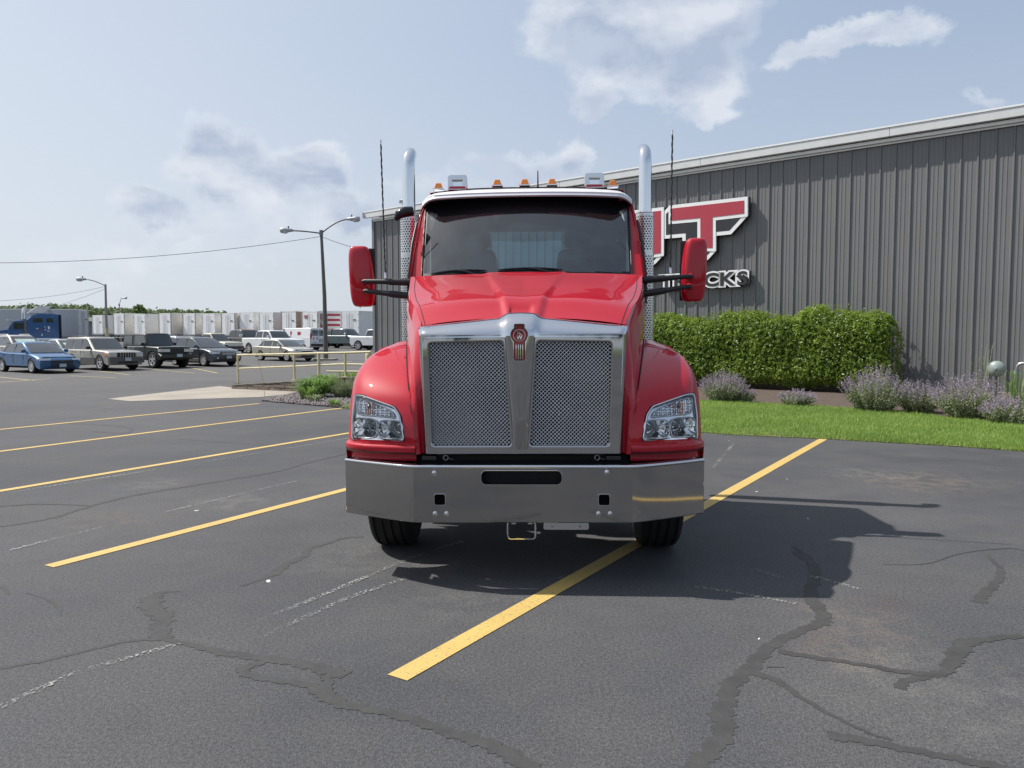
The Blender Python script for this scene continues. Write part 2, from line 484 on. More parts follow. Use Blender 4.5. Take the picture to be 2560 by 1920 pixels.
    m = MB(); m.prism(badge(.060,.042,-.172,.036,.070), bfn(.0), -.02, .004); m.build('badge_rim', chrome, em, smooth=40)
    m = MB(); m.prism(badge(.056,.038,-.168,.032,.066), bfn(.0), 0, .0055); m.build('badge_gap', blackgloss, em)
    m = MB(); m.prism(badge(.052,.034,-.164,.028,.062), bfn(.0), 0, .0075); m.build('badge_face', redbadge, em)
    m = MB(); m.lathe([(.0375,0),(.0375,.002),(.0395,.002),(.0395,0)], 40, Matrix.Rotation(R(90),3,'X'), (ec[0], yl(ec[1])-.0605, ec[1])); m.build('badge_ring', chrome, em, smooth=40)
    m = MB()
    for x in (-.022,-.007,.007,.022): m.box((ec[0]+x, yl(ec[1]-.1)-.0606, ec[1]-.110),(.005,.006,.095), M=Matrix.Rotation(-math.atan(.006),3,'X'))
    for ch, dx, dz, sz in (('K',-.016,.004,.042),('W',-.018,-.026,.036)):
        vs, fs = text2d(ch, sz, .0012, .001); m.add([(ec[0]+x+dx, yl(ec[1]+y+dz)-.0605-z, ec[1]+y+dz) for x,y,z in vs], fs)
    vs, fs = text2d('KENWORTH', .011, .0, .001, align='CENTER'); m.add([(ec[0]+x, yl(ec[1]+y+.05)-.0605-z, ec[1]+y+.051) for x,y,z in vs], fs)
    m.build('badge_letters', chrome, em)

    # ---- hood
    ED = [(.38,.716,1.738),(.60,.785,1.862),(.90,.868,1.945),(1.25,.94,2.055),(1.60,.985,2.178)]   # y, half width, z
    edge = cr([(y,w_,z) for y,w_,z in ED], 41)
    CZ = [(.38,1.800),(.5,1.870),(.585,1.925),(.64,1.945),(.9,2.012),(1.25,2.112),(1.6,2.212)]
    def hood_z(y, f, zedge):
        c = interp(CZ, y); a = abs(f)
        k = (y-.38)/1.22; rw = lerp(.17,.345,k)       # raised centre
        side = lerp(c-.012, zedge, a**2.6)
        # side panels swell
        sw = .022*math.sin(math.pi*min(1, a))*math.sin(math.pi*min(1, max(0, (y-.45)/1.1)))
        t = (a-rw)/.045
        ridge = lerp(.026,.012,k)*(1/(1+math.exp(max(-30, min(30, t*6)))))
        return side+sw+ridge
    NX = 90; rows = []
    for (y, w_, z) in edge:
        rows.append([(w_*f, y, hood_z(y, f, z)) for f in [-1+2*i/NX for i in range(NX+1)]])
    # latch recess at the nose
    def recess(p):
        x, y, z = p
        if abs(x+.014) < .085 and y < .52:
            k = min(1, (.085-abs(x+.014))/.012)*min(1, (.52-y)/.05); return (x, y+.0, z-.022*k)
        return p
    rows = [[recess(p) for p in r] for r in rows]
    # rounded shoulder down to the side
    L0 = []; 
    m = MB(); m.grid(rows)
    hood = P('hood', m, red, smooth=32)
    # side skin from the grille edge back to the cowl, between the hood shoulder and the fender seam
    seam = cr([(.725,.155,.865),(.735,.165,1.0),(.765,.215,1.2),(.815,.40,1.40),(.875,.72,1.54),(.93,1.08,1.632),(.965,1.35,1.60),(.985,1.66,1.42)], 40)
    up = cr([(.676,.20,.865),(.684,.21,1.1),(.692,.22,1.4),(.706,.32,1.690),(.748,.50,1.80),(.868,.90,1.935),(.94,1.25,2.045),(.985,1.62,2.168)], 40)
    for s in (-1, 1):
        m = MB(); rws = []
        for j in range(13):
            t = j/12; r_ = []
            for i, (a, b) in enumerate(zip(up, seam)):
                p = a.lerp(b, t); k = i/39
                bul = .045*math.sin(math.pi*t)*min(1, k*1.6)+ .006*math.sin(math.pi*t*2)
                fold = -.010*math.exp(-((t-.45)/.12)**2)
                r_.append((s*(p.x+bul*.55+fold*(1 if k > .4 else .3)), p.y+fold*(1-k), p.z+bul*.5*(1-t)))
            rws.append(r_)
        # shoulder roll
        m.grid([[(s*(p.x-.004), p.y, p.z+.006) for p in up]]+rws, flip=s < 0)
        P('hood_side', m, red, smooth=50)
        sm = MB(); sm.tube([(s*(p.x+.003), p.y-.004, p.z) for p in seam], .0035, 5); P('shut_line', sm, dark)
        # hood shut line near the shoulder
        sm = MB(); sm.tube([(s*w_*.955, y, hood_z(y, .955, z)+.0005) for (y, w_, z) in edge], .0028, 5); P('shut_line', sm, dark)
    # ---- fenders
    rowsF = [  # inner(x,y,z), outer(x,y,z), roundness
        ((.728,.145,.935),(1.247,.405,.935)),((.731,.152,1.0),(1.247,.42,1.0)),((.738,.165,1.08),(1.248,.445,1.08)),((.752,.195,1.17),(1.249,.48,1.18)),
        ((.775,.245,1.26),(1.248,.53,1.27)),((.800,.34,1.345),(1.240,.59,1.355)),((.828,.48,1.43),(1.218,.68,1.435)),
        ((.865,.66,1.51),(1.175,.79,1.512)),((.900,.86,1.578),(1.115,.93,1.565)),((.932,1.08,1.628),(1.055,1.08,1.602)),
    ]
    NR = 81; IN = cr([r[0] for r in rowsF], NR); OU = cr([r[1] for r in rowsF], NR)
    def front(t_i, q, extra=0.0):
        a, b = IN[t_i], OU[t_i]; x = lerp(a.x, b.x, q); g_ = .62*q**1.5+.38*q**10
        bulge = .012*math.sin(math.pi*min(1, q*1.02))*(.35+.65*t_i/(NR-1))
        return Vector((x, lerp(a.y, b.y, g_)+extra, lerp(a.z, b.z, q)+bulge*.75*(t_i/(NR-1))))
    NS = 64
    # light outline (positive side)
    LO = round_poly([(1.208,.945),(1.214,1.10),(1.200,1.258),(1.125,1.256),(.875,1.186),(.832,1.13),(.800,.955)], .022, 4)
    from mathutils.bvhtree import BVHTree
    gm = MB(); gm.grid([[front(i, min(1, j/NS)) for j in range(NS+1)] for i in range(NR)])
    bvh = BVHTree.FromPolygons([Vector(v) for v in gm.v], gm.f)
    def light_y(x, z):
        z = max(z, .9365)
        for dx in (0, -.008, -.016, -.03, -.05):
            h_ = bvh.ray_cast(Vector((x+dx, -1, z)), Vector((0, 1, 0)))
            if h_[0] is not None: return h_[0].y+(-dx)*1.2
        return .4
    def inpoly(x, z, pl):
        c = False
        for i in range(len(pl)):
            xa, za = pl[i]; xb, zb = pl[i-1]
            if (za > z) != (zb > z) and x < (xb-xa)*(z-za)/(zb-za)+xa: c = not c
        return c
    def inset(poly, k):
        n = len(poly); cxm = sum(p[0] for p in poly)/n; czm = sum(p[1] for p in poly)/n; out = []
        for a, b in poly:
            d = Vector((a-cxm, b-czm)); L_ = d.length; out.append((cxm+d.x*(L_-k)/L_, czm+d.y*(L_-k)/L_))
        return out
    LOi = inset(LO, .010)
    def oval(cx_, cz_, rx, rz_, n=40, e=4):
        out = []
        for k in range(n):
            a = 2*math.pi*k/n; sq = (abs(math.cos(a))**e+abs(math.sin(a))**e)**(-1/e); out.append((cx_+rx*math.cos(a)*sq, cz_+rz_*math.sin(a)*sq))
        return out
    BOWLS = [(.905,1.030,.088,.062),(1.098,1.034,.096,.066)]
    for s in (-1, 1):
        m = MB()
        rws = [[(s*p.x, p.y, p.z) for p in [front(i, j/NS) for j in range(NS+1)]] for i in range(NR)]
        # below: ledge and lower strip follow the foot of the first row
        base = [front(0, j/NS) for j in range(NS+1)]
        def band(dz, dy, dx): return [(s*(p.x+dx*(j/NS)**2), p.y+dy, dz) for j, p in enumerate(base)]
        low = [band(.815,.045,.004), band(.868,.045,.004), band(.876,-.004,.014), band(.884,-.012,.017), band(.908,-.014,.018), band(.917,-.012,.017), band(.926,.0,.008)]
        m.grid(low+rws, flip=s < 0)
        keep = [k for k, f in enumerate(m.f) if not inpoly(abs(sum(m.v[i][0] for i in f)/4), sum(m.v[i][2] for i in f)/4, LOi)]
        m.f = [m.f[k] for k in keep]; m.m = [m.m[k] for k in keep]
        # outer flank back over the wheel
        arch = []
        side_edge = [r_[-1] for r_ in low]+[r_[-1] for r_ in rws]
        arch = [(s*1.236, 1.12+.60*math.cos(lerp(R(185), R(92), k/(NR+6))), max(.55, .53+.60*math.sin(lerp(R(185), R(92), k/(NR+6))))) for k in range(NR+7)]
        mid = [(s*(abs(lerp(a[0], b[0], .35))+.012), lerp(a[1], b[1], .35), lerp(a[2], b[2], .35)) for a, b in zip(side_edge, arch)]
        m.grid([side_edge, mid, arch], flip=s > 0)
        # top and rear of the fender
        RA = cr([(.932,1.08,1.628),(.958,1.35,1.600),(.975,1.6,1.45),(.985,1.80,1.15),(.985,1.86,.80)], 15)
        RB = cr([(1.055,1.08,1.602),(1.10,1.35,1.575),(1.14,1.6,1.44),(1.17,1.80,1.15),(1.18,1.86,.80)], 15)
        RC = cr([(1.20,1.12,1.45),(1.225,1.35,1.42),(1.235,1.56,1.30),(1.236,1.70,1.08),(1.236,1.75,.80)], 15)
        RD = [(1.236, 1.12+.60*math.cos(lerp(R(92), R(12), k/14)), .53+.60*math.sin(lerp(R(92), R(12), k/14))) for k in range(15)]
        m.grid([[(s*p[0], p[1], p[2]) for p in q] for q in (RA, RB, RC, RD)], flip=s < 0)
        m.grid([[(s*p[0], p[1], p[2]) for p in (OU[NR-1], (1.13,1.0,1.575), (1.20,1.12,1.45))], [(s*p[0], p[1], p[2]) for p in (OU[NR-5], (1.16,.88,1.52), (1.215,.95,1.40))]])
        P('fender', m, red, smooth=42)
        # ledge shadow gap
        sm = MB(); sm.tube([(x, y-.006, .871) for x, y, z in low[2]], .004, 5); P('shut_line', sm, dark)
        # ---- headlight
        hl = empty('headlight', (0,0,0), parent=T)
        fn = lambda off: (lambda a, b, d: (s*a, light_y(a, b)-off-d, b))
        def plate(name, poly, d0, d1, mt, sm_=None):
            # solid plate that follows the fender; front filled via fan grid for curvature
            vs, fs = fill2d(poly, [], 0)
            q = MB()
            n = len(poly); cxm = sum(p[0] for p in poly)/n; czm = sum(p[1] for p in poly)/n
            rws_ = []
            for k in range(9):
                f = k/8; rws_.append([(s*lerp(cxm, a, f), light_y(lerp(cxm, a, f), lerp(czm, b, f))-d1, lerp(czm, b, f)) for a, b in poly])
            rws_.append([(s*a, light_y(a, b)-d0, b) for a, b in poly])
            q.grid(rws_, closed=True, flip=s > 0)
            return q.build(name, mt, hl, smooth=sm_ or 40)
        def band_plate(name, poly, k0, d, mt):
            q = MB(); pi = inset(poly, k0)
            q.grid([[(s*a, light_y(a, b)-.001, b) for a, b in poly],[(s*a, light_y(a, b)-d, b) for a, b in poly],[(s*a, light_y(a, b)-d+.004, b) for a, b in pi],[(s*a, light_y(a, b)+.05, b) for a, b in pi]], closed=True); return q.build(name, mt, hl, smooth=40)
        band_plate('gap', inset(LO, -.006), .020, .003, dark)
        def ring(name, poly, off, r_, mt):
            q = MB(); q.tube([(s*a, light_y(a, b)-off, b) for a, b in poly+[poly[0]]], r_, 6, cap=False); return q.build(name, mt, hl, smooth=80)
        ring('bezel_rim', inset(LO, .007), .005, .006, chrome)
        up_ = round_poly([(1.160,1.122),(1.176,1.215),(1.150,1.232),(1.02,1.203),(.90,1.158),(.872,1.112)], .02, 3)
        bw_ = [oval(*b_) for b_ in BOWLS]
        hs = MB(); cs = .0055; holesP = [inset(up_, .003)]+[inset(b_, .003) for b_ in bw_]; LI = inset(LO, .006)
        for ix in range(int(.43/cs)):
            for iz in range(int(.34/cs)):
                xa, za = .79+ix*cs, .935+iz*cs; xm, zm = xa+cs/2, za+cs/2
                if inpoly(xm, zm, LI) and not any(inpoly(xm, zm, h_) for h_ in holesP):
                    hs.add([(s*p, light_y(p, q)+.004+max(0, q-.95)*.10, q) for p, q in ((xa,za),(xa+cs,za),(xa+cs,za+cs),(xa,za+cs))], [(0,1,2,3) if s > 0 else (3,2,1,0)])
        hs.build('housing', silverh, hl)
        # turn signal: reflector pocket, facets, amber bulb
        ring('turn_rim', up_, -.001, .004, silverh)
        q = MB(); n_ = len(up_); ui = inset(up_, .03)
        q.grid([[(s*a, light_y(a, b)+.004, b) for a, b in up_],[(s*a, light_y(a, b)+.030, b) for a, b in ui]], closed=True); q.add([(s*a, light_y(a, b)+.030, b) for a, b in ui], [tuple(range(n_))]); q.build('turn_pocket', reflector, hl, smooth=30)
        fac = MB()
        for ix in range(18):
            for iz in range(6):
                x = .885+ix*.0165; z = 1.122+iz*.0175
                if inpoly(x, z, inset(up_, .006)):
                    y = light_y(x, z)+.012; hxx, hzz = .0072, .0076
                    if x > 1.03 and iz % 2: hxx = .0045
                    fac.add([(s*(x-hxx),y,z-hzz),(s*(x+hxx),y,z-hzz),(s*(x+hxx),y,z+hzz),(s*(x-hxx),y,z+hzz),(s*x,y-.006,z+(.004 if ix % 2 else -.004))],
                            [(0,1,4),(1,2,4),(2,3,4),(3,0,4)])
        fac.build('facets', reflector, hl)
        xb, zb = 1.068, 1.170; y = light_y(xb, zb)+.004
        for dx in (-.024, -.008, .008, .024):
            ab = MB(); ab.box((s*(xb+dx), y, zb-.006),(.009,.005,.075)); ab.build('amber_facet', amber_dull, hl)
        ab = MB(); ab.lathe([(.0001,.012),(.010,.010),(.015,.004),(.016,0)], 14, Matrix.Rotation(R(90),3,'X'), (s*xb, y-.002, zb+.010)); ab.build('bulb', dark_chrome, hl, smooth=60)
        for bi, (cx_, cz_, rx, rz_) in enumerate(BOWLS):
            ring('bowl_rim', bw_[bi], .001, .0045, chrome)
            yb = light_y(cx_, cz_)+.050; rws_ = []
            for r_, dep in ((1.0,0),(.9,.20),(.78,.42),(.62,.64),(.45,.82),(.28,.95),(.14,1.0)):
                row = []
                for k, (a, b) in enumerate(oval(cx_, cz_, rx*r_, rz_*r_, 40, 2+2*r_)):
                    ye = light_y(lerp(cx_, a, 1/r_) if r_ > .5 else a, b)
                    fl_ = .004*((k//4) % 2)*(1 if .2 < r_ < .95 else 0)
                    row.append((s*a, lerp(ye+.002, yb, dep)+fl_*1.6, b))
                rws_.append(row)
            q = MB(); q.grid(rws_, closed=True); q.build('reflector_bowl', reflector, hl, smooth=25)
            yb -= .01
            bb = MB(); bb.lathe([(.0001,.034),(.009,.032),(.013,.022),(.014,.006),(.020,.004),(.020,-.012)], 14, Matrix.Rotation(R(90),3,'X'), (s*cx_, yb, cz_+.004)); bb.build('bulb_cap', dark_chrome, hl, smooth=50)
            bb = MB(); bb.box((s*cx_, yb-.006, cz_-.034),(.022,.010,.026)); bb.build('bulb_holder', dark, hl)
        plate('lens', inset(LO, .008), .004, .013, lens_glass, 80)
    # ---- apron below grille (dark gap with mesh, hooks)
    m = MB(); m.box((0,.26,.83),(1.44,.02,.18)); P('grille_apron', m, dark)
    m = MB()
    for k in range(90):
        x = -.62+k*.0138
        m.tube([(x-.012,.20,.82),(x+.012,.20,.862)], .0016, 4); m.tube([(x+.012,.202,.82),(x-.012,.202,.862)], .0016, 4)
    P('apron_mesh', m, black)
    for x in (-.52, .50):
        m = MB(); m.lathe([(.012,0),(.016,.003),(.020,0),(.016,-.003),(.012,0)], 14, Matrix.Rotation(R(80),3,'X'), (x,.14,.843)); m.tube([(x+.02,.14,.84),(x+.05,.135,.832)], .004, 6); P('tow_hook', m, dark_chrome, smooth=60)
        m = MB(); m.box((x*1.22,.17,.84),(.10,.05,.028)); P('mount_block', m, black, bevel=.004)
    # ---- cab shell
    def WS(f, t, off=0.0):
        return Vector((f*lerp(.925,.952,t), 1.60+.52*t+.15*f*f-.012*math.sin(math.pi*t)+off, 2.185+.765*t-.02*f*f*(1-t)-.045*f*f*t))
    xs_side = [(.75,1.02),(1.15,1.035),(1.6,1.04),(2.2,1.03),(2.55,1.015),(2.8,.995),(2.90,.975),(2.96,.945),(3.0,.90)]
    for s in (-1, 1):
        m = MB(); rws = []
        for z, x in xs_side:
            yf = 1.62+.13 if z < 2.2 else 1.75+(z-2.2)*.72
            if z < 1.7: yf = 1.74
            rws.append([(s*(x-(.02 if j in (0,) else 0)), lerp(yf, 3.0, j/10), z) for j in range(11)])
        m.grid(rws, flip=s > 0); P('cab_side', m, red, smooth=50)
        # A pillar
        m = MB(); A = []; B = []
        for k in range(17):
            t = k/16; w = WS(s, t); A.append(w); z = w.z+ (0.02)
            xsd = interp(xs_side, z); B.append(Vector((s*xsd, 1.75+(z-2.2)*.72+.01, z)))
        mid = [Vector((s*(max(abs(a.x), abs(b.x))-.004), a.y+.018, a.z+.01)) for a, b in zip(A, B)]
        m.grid([A, mid, B], flip=s < 0); P('a_pillar', m, red, smooth=60)
        # black pillar trim beside the glass
        m = MB(); m.tube([WS(s*.992, k/16, -.004) for k in range(17)], .008, 6); P('pillar_seal', m, black, smooth=60)
        # door window and rubber
        m = MB(); pts = [(1.92,2.20),(2.72,2.20),(2.72,2.72),(2.28,2.76)]
        pts = round_poly(pts, .05, 3)
        m.prism(pts, lambda a, b, d: (s*(interp(xs_side, b)+d), a, b), .001, .006); P('side_window', m, carglass)
        m = MB(); m.tube([(s*(interp(xs_side, b)+.006), a, b) for a, b in pts+[pts[0]]], .012, 6); P('window_seal', m, black, smooth=60)
        # black drip trim in front of the door (seen edge-on)
        m = MB(); m.tube([(s*1.048,1.83,1.95),(s*1.05,1.86,2.2),(s*1.04,2.02,2.5),(s*1.022,2.2,2.72)], .014, 6); P('door_trim', m, black, smooth=60)
        m = MB(); m.box((s*1.05,2.6,2.05),(.02,.16,.04)); P('door_handle', m, chrome, bevel=.006)
        # step fairing
        m = MB(); m.box((s*1.08,2.4,.72),(.26,1.2,.5)); P('side_step', m, brushed, bevel=.02)
        m = MB(); m.lathe([(.0001,-.85),(.29,-.84),(.31,-.81),(.31,.81),(.29,.84),(.0001,.85)], 28, Matrix.Rotation(R(90),3,'X'), (s*.88,4.3,.72)); P('fuel_tank', m, steel, smooth=40)
    # roof
    m = MB(); rws = []
    for k in range(15):
        y = lerp(2.16, 3.0, k/14); lift = .035*math.sin(min(1, k/6)*math.pi/2)
        rws.append([(f*.905 if abs(f) < 1 else f*.905, y, 2.99+(.045+lift)*(1-abs(f)**3.2)) for f in [-1+2*j/24 for j in range(25)]])
    m.grid(rws); P('cab_roof', m, red, smooth=60)
    # back wall with window
    m = MB(); yb = 2.99
    vs, fs = fill2d([(-1.0,1.1),(1.0,1.1),(1.0,2.80),(.9,2.98),(-.9,2.98),(-1.0,2.75)], [rrect(-.50,2.36,.46,2.74,.06)], .012)
    m.add([(x, yb+z, y) for x, y, z in vs], fs); P('cab_rear_wall', m, red)
    m = MB(); m.add([(x, yb-.02+z, y) for x, y, z in vs], fs); P('rear_lining', m, dash)
    m = MB(); m.box((-.02,yb,2.55),(.97,.006,.39)); P('rear_window', m, ws_glass)
    m = MB(); m.box((0,2.64,2.96),(1.76,.68,.02)); P('headliner', m, dash)
    m = MB(); m.box((0,2.4,1.35),(1.95,1.25,.06)); P('cab_floor', m, dark)
    # windshield
    m = MB(); NXW, NZW = 140, 70; rws = [[WS(-1+2*i/NXW, j/NZW) for i in range(NXW+1)] for j in range(NZW+1)]
    m.grid(rws, flip=False)
    for q, f in enumerate(m.f):
        i = q % NXW; j = q//NXW; fx = abs(-1+2*(i+.5)/NXW); t = (j+.5)/NZW
        z = WS(fx, t).z
        topb = interp([(0,2.768),(.80,2.768),(.90,2.80),(.96,2.835),(1,2.85)], fx)
        if z > topb or fx > .972 or t < .045+.03*fx**4: m.m[q] = 1
    ws = P('windshield', m, [ws_glass, frit_reflect], smooth=60)
    # wires of the demister / hanging antenna leads seen through the glass
    for q in (-1, 1): m = MB(); m.tube([WS(q*.84,.80,.01), WS(q*.985,.41,.01)], .004, 4); m.build('inner_lead', black, ws)
    # interior
    m = MB(); m.box((0,1.90,2.06),(1.84,.46,.26)); P('dashboard', m, dash, bevel=.06)
    for sx in (-.52, .50):
        st = empty('seat', (sx,0,0), parent=T)
        m = MB(); m.box((0,2.50,1.78),(.52,.52,.16)); m.build('cushion', fabric, st, bevel=.05)
        m = MB(); m.box((0,2.74,2.18),(.52,.16,.72), M=Matrix.Rotation(R(-8),3,'X'), taper=.74); m.build('backrest', fabric, st, bevel=.06)
        m = MB(); m.box((0,2.80,2.64),(.28,.10,.20)); m.build('headrest', fabric, st, bevel=.05)
    m = MB(); Mt = Matrix.Rotation(R(-55),3,'X')
    m.lathe([(.215+.016*math.cos(R(45*k)), .016*math.sin(R(45*k))) for k in range(9)], 32, Mt, (.50,2.17,2.20)); m.box((.50,2.17,2.20),(.40,.03,.02), M=Mt); m.box((.50,2.17,2.20),(.12,.12,.03), M=Mt)
    P('steering_wheel', m, black, smooth=60)
    # wipers
    for x0, x1, px in ((-.855,-.345,-.48),(-.245,.325,.22)):
        a = (x0+.955)/1.91*2-1; b = (x1+.955)/1.91*2-1; pf = px/.94
        m = MB(); pts = [WS(lerp(a, b, k/10), .062+.018*math.sin(math.pi*k/10), -.022) for k in range(11)]
        m.tube(pts, [.004]+[.008]*9+[.004], 5); m.tube([p+Vector((0,.012,-.01)) for p in pts], .004, 4)
        m.tube([pts[5], WS(lerp(a, b, .62), .065, -.035), WS(pf+.06, .012, -.03), WS(pf+.12, -.02, -.02)], .009, 6)
        P('wiper', m, blackgloss, smooth=60)
    # sun visor
    VX = [-.975+1.95*k/48 for k in range(49)]
    def vis(x, t):
        a = abs(x)/.975
        yf = 1.97+.10*a*a+.16*max(0, (a-.86)/.14)**2; zf = 2.956-.014*a**4-.030*max(0, (a-.84)/.16)**2
        yb_, zb_ = 2.38, 3.050-.050*a**3-.075*max(0, (a-.8)/.2)**2
        return Vector((x, lerp(yf, yb_, t), lerp(zf, zb_, t)+.022*math.sin(math.pi*t)))
    m = MB(); rws = []
    for t in [k/10 for k in range(11)]: rws.append([vis(x, t) for x in VX])
    lipr = [[vis(x, 0)+Vector((0, dy, dz)) for x in VX] for dy, dz in ((.05,-.036),(.004,-.038),(-.012,-.033),(-.010,-.026),(.004,-.010))]
    m.grid(lipr+rws); vz = P('sun_visor', m, visor_m, smooth=40)
    m = MB(); m.grid([[vis(x, t)+Vector((0,0,-.04 if t < .1 else -.03)) for x in VX] for t in (0.08, .5, .95)], flip=True); m.build('visor_underside', black, vz)
    # marker lamps, load lights, stub antenna
    def roof_z(x, y): return vis(x, (y-1.80)/.40).z if y < 2.2 else 3.0-.06*abs(x)**2
    lampm = None
    for x in (-.815,-.27,-.017,.235,.795):
        z = vis(x, .75).z
        m = MB(); m.box((0,0,.028),(.088,.07,.060), taper=.55)
        o = m.build('marker_lamp', amber, T, bevel=.008); o.location = (x, 2.20, z+.012)
        m = MB(); m.box((0,0,.0),(.10,.085,.012)); q = m.build('lamp_base', chrome, o, bevel=.003)
    for x in (-.640, .625):
        z = vis(x, .66).z
        o = empty('load_light', (x, 2.22, z-.002), parent=T); o.scale = (.86,.86,.86)
        vs, fs = fill2d(rrect(-.098,0.006,.098,.150,.022), [rrect(-.062,.032,.062,.110,.006,2)], .030, .006, 2)
        m = MB(); m.add([(a, c, b) for a, b, c in vs], fs); m.build('housing', chrome, o, smooth=40)
        m = MB(); m.box((0,.024,.07),(.13,.006,.084)); m.build('pane', mirror_m, o)
        m = MB(); m.box((0,.0,.0),(.20,.11,.012)); m.build('foot', chrome, o, bevel=.004)
        m = MB(); m.box((0,-.0375,.018),(.186,.004,.030), taper=.9); m.build('red_reflector', red, o, bevel=.0015)
    m = MB(); m.tube([(.105,2.25,2.98),(.105,2.25,3.09),(.105,2.25,3.20)], [.012,.007,.0045], 8); m.box((.105,2.25,2.985),(.07,.07,.012)); P('roof_antenna', m, black, smooth=60)
    # ---- exhaust stacks
    stack_o = None
    for s, x in ((-1,-1.262),(1,1.225)):
        st = empty('exhaust_stack', (x, 3.2, 0), parent=T)
        m = MB(); pts = [(0,0,2.6),(0,0,3.2),(0,0,3.44)]+[(0, .16-.16*math.cos(a), 3.44+.19*math.sin(a)) for a in [R(80)*k/8 for k in range(1, 9)]]
        m.tube(pts, .067, 24, cap=False); m.build('pipe', stack_m, st, smooth=60)
        m = MB(); m.tube([(0,0,.95),(0,0,2.9)], .068, 20); m.build('muffler', dark_chrome, st, smooth=60)
        # perforated shield, every hole cut
        g_ = MB(); rad = .094; nc = 20; ph = 2*math.pi/nc; dzr = rad*ph*.866; nr = int((2.945-1.15)/dzr)
        for r_ in range(nr):
            z0_ = 1.15+r_*dzr; skip = r_ in (8, 9, nr-1, nr-16, nr-17)
            for c__ in range(nc):
                a0 = (c__+.5*(r_ % 2))*ph
                sqp = [(a0-ph/2, z0_), (a0, z0_), (a0+ph/2, z0_), (a0+ph/2, z0_+dzr/2), (a0+ph/2, z0_+dzr), (a0, z0_+dzr), (a0-ph/2, z0_+dzr), (a0-ph/2, z0_+dzr/2)]
                outp = [(rad*math.cos(a), rad*math.sin(a), z) for a, z in sqp]
                if skip: g_.add(outp, [tuple(range(8))]); continue
                inp = []
                for k in range(8):
                    an = R(225+45*k); aa = a0+.0094/rad*math.cos(an); zz = z0_+dzr/2+.0094*math.sin(an)
                    inp.append((rad*math.cos(aa), rad*math.sin(aa), zz))
                g_.add(outp+inp, [(k, (k+1) % 8, 8+(k+1) % 8, 8+k) for k in range(8)])
        if stack_o is None:
            o = g_.build('perforated_shield', chrome_soft, st, smooth=60); stack_o = o
        else:
            o = stack_o.copy(); COL.objects.link(o); o.parent = st
        m = MB(); m.lathe([(.067,2.94),(.090,2.94),(.096,2.946),(.096,2.952),(.067,2.952)], 24); m.build('shield_collar', chrome, st, smooth=40)
    # ---- mirrors
    for s in (-1, 1):
        mr = empty('side_mirror', (s*1.485, 1.93, 0), parent=T)
        z0, z1 = (1.940, 2.482) if s < 0 else (1.960, 2.520)
        zc, hh = (z0+z1)/2, (z1-z0)/2; rows_ = []
        for k in range(-16, 17):
            # superellipsoid-like shell, wider than deep
            ph = k/16*R(90); ce = abs(math.cos(ph))**.30; se = math.copysign(abs(math.sin(ph))**.62, ph); row = []
            for j in range(32):
                th = 2*math.pi*j/32; ct, st_ = math.cos(th), math.sin(th)
                px_ = math.copysign(abs(ct)**.50, ct)*.108*ce; py_ = math.copysign(abs(st_)**.62, st_)*.085*ce
                if py_ > 0: py_ = min(py_, .045)
                z = zc+hh*se; sh = 1-.13*max(0, (z-zc)/hh)
                px_ = px_*sh if px_*s < 0 else px_
                row.append((px_+s*.012*((z-zc)/hh), py_, z))
            rows_.append(row)
        m = MB(); m.grid(rows_, closed=True); m.build('shell', red, mr, smooth=60)
        m = MB(); m.box((0,.052,zc),(.165,.012,hh*1.8)); m.build('mirror_glass', mirror_m, mr, bevel=.005)
        m = MB(); m.box((-s*.02,.045,zc),(.19,.012,hh*1.9)); m.build('back_frame', black, mr, bevel=.006)
        m = MB(); m.tube([(s*.02,-.0,z0),(s*.02,0,z0-.012)], .004, 6); m.build('drain_screw', black, mr)
        for (xa, za, xb, zb) in ((1.435,2.160,1.015,2.150),(1.425,2.074,1.02,2.025)):
            ez = .018 if s > 0 else 0
            m = MB(); m.tube([(s*(xa+.02),1.80,za+ez),(s*xa,1.80,za+ez),(s*lerp(xa, xb, .5),1.81,lerp(za, zb, .5)+ez*.5),(s*lerp(xa, xb, .55),1.81,lerp(za, zb, .55)+ez*.5),(s*(xb-.02),1.84,zb)], [.010,.020,.025,.031,.033], 10)
            P('mirror_arm', m, black, smooth=60)
            m = MB(); m.lathe([(.034,0),(.036,.01),(.030,.03),(.018,.04)], 12, Matrix.Rotation(R(90),3,'X'), (s*(xa+.01),1.87,za+ez)); m.build('arm_socket', red, mr, smooth=60, loc=(-s*1.485,-1.93,0))
        # whip antenna on the upper arm
        x = s*1.245 if s < 0 else 1.258; zb_ = 2.185 if s < 0 else 2.205; zt_ = 3.39 if s < 0 else 3.435
        an = empty('whip_antenna', (x,1.80,0), parent=T)
        m = MB(); m.lathe([(.013,0),(.013,.04),(.009,.05)], 10, c=(0,0,zb_)); m.build('ferrule', chrome, an, smooth=40)
        m = MB(); lean = -.022 if s < 0 else .010
        m.tube([(lean*k/60+.0016*math.cos(k*1.3), .0016*math.sin(k*1.3), lerp(zb_+.05, zt_-.04, k/60)) for k in range(61)], [.0078 if k % 3 else .0056 for k in range(61)], 6)
        m.build('whip', black, an, smooth=60)
        m = MB(); m.tube([(lean,0,zt_-.04),(lean,0,zt_)], .006, 6); m.build('tip', plastic_white, an)
    # look-down mirror at the passenger door
    m = MB(); m.tube([(-1.03,2.0,2.80),(-1.09,1.97,2.79),(-1.15,1.95,2.76),(-1.18,1.95,2.715)], [.045,.050,.042,.018], 10)
    P('lookdown_mirror', m, blackgloss, smooth=60)
    # ---- chassis, wheels
    for s in (-1, 1):
        m = MB(); m.box((s*.43,5.0,.92),(.09,7.6,.28)); P('frame_rail', m, black)
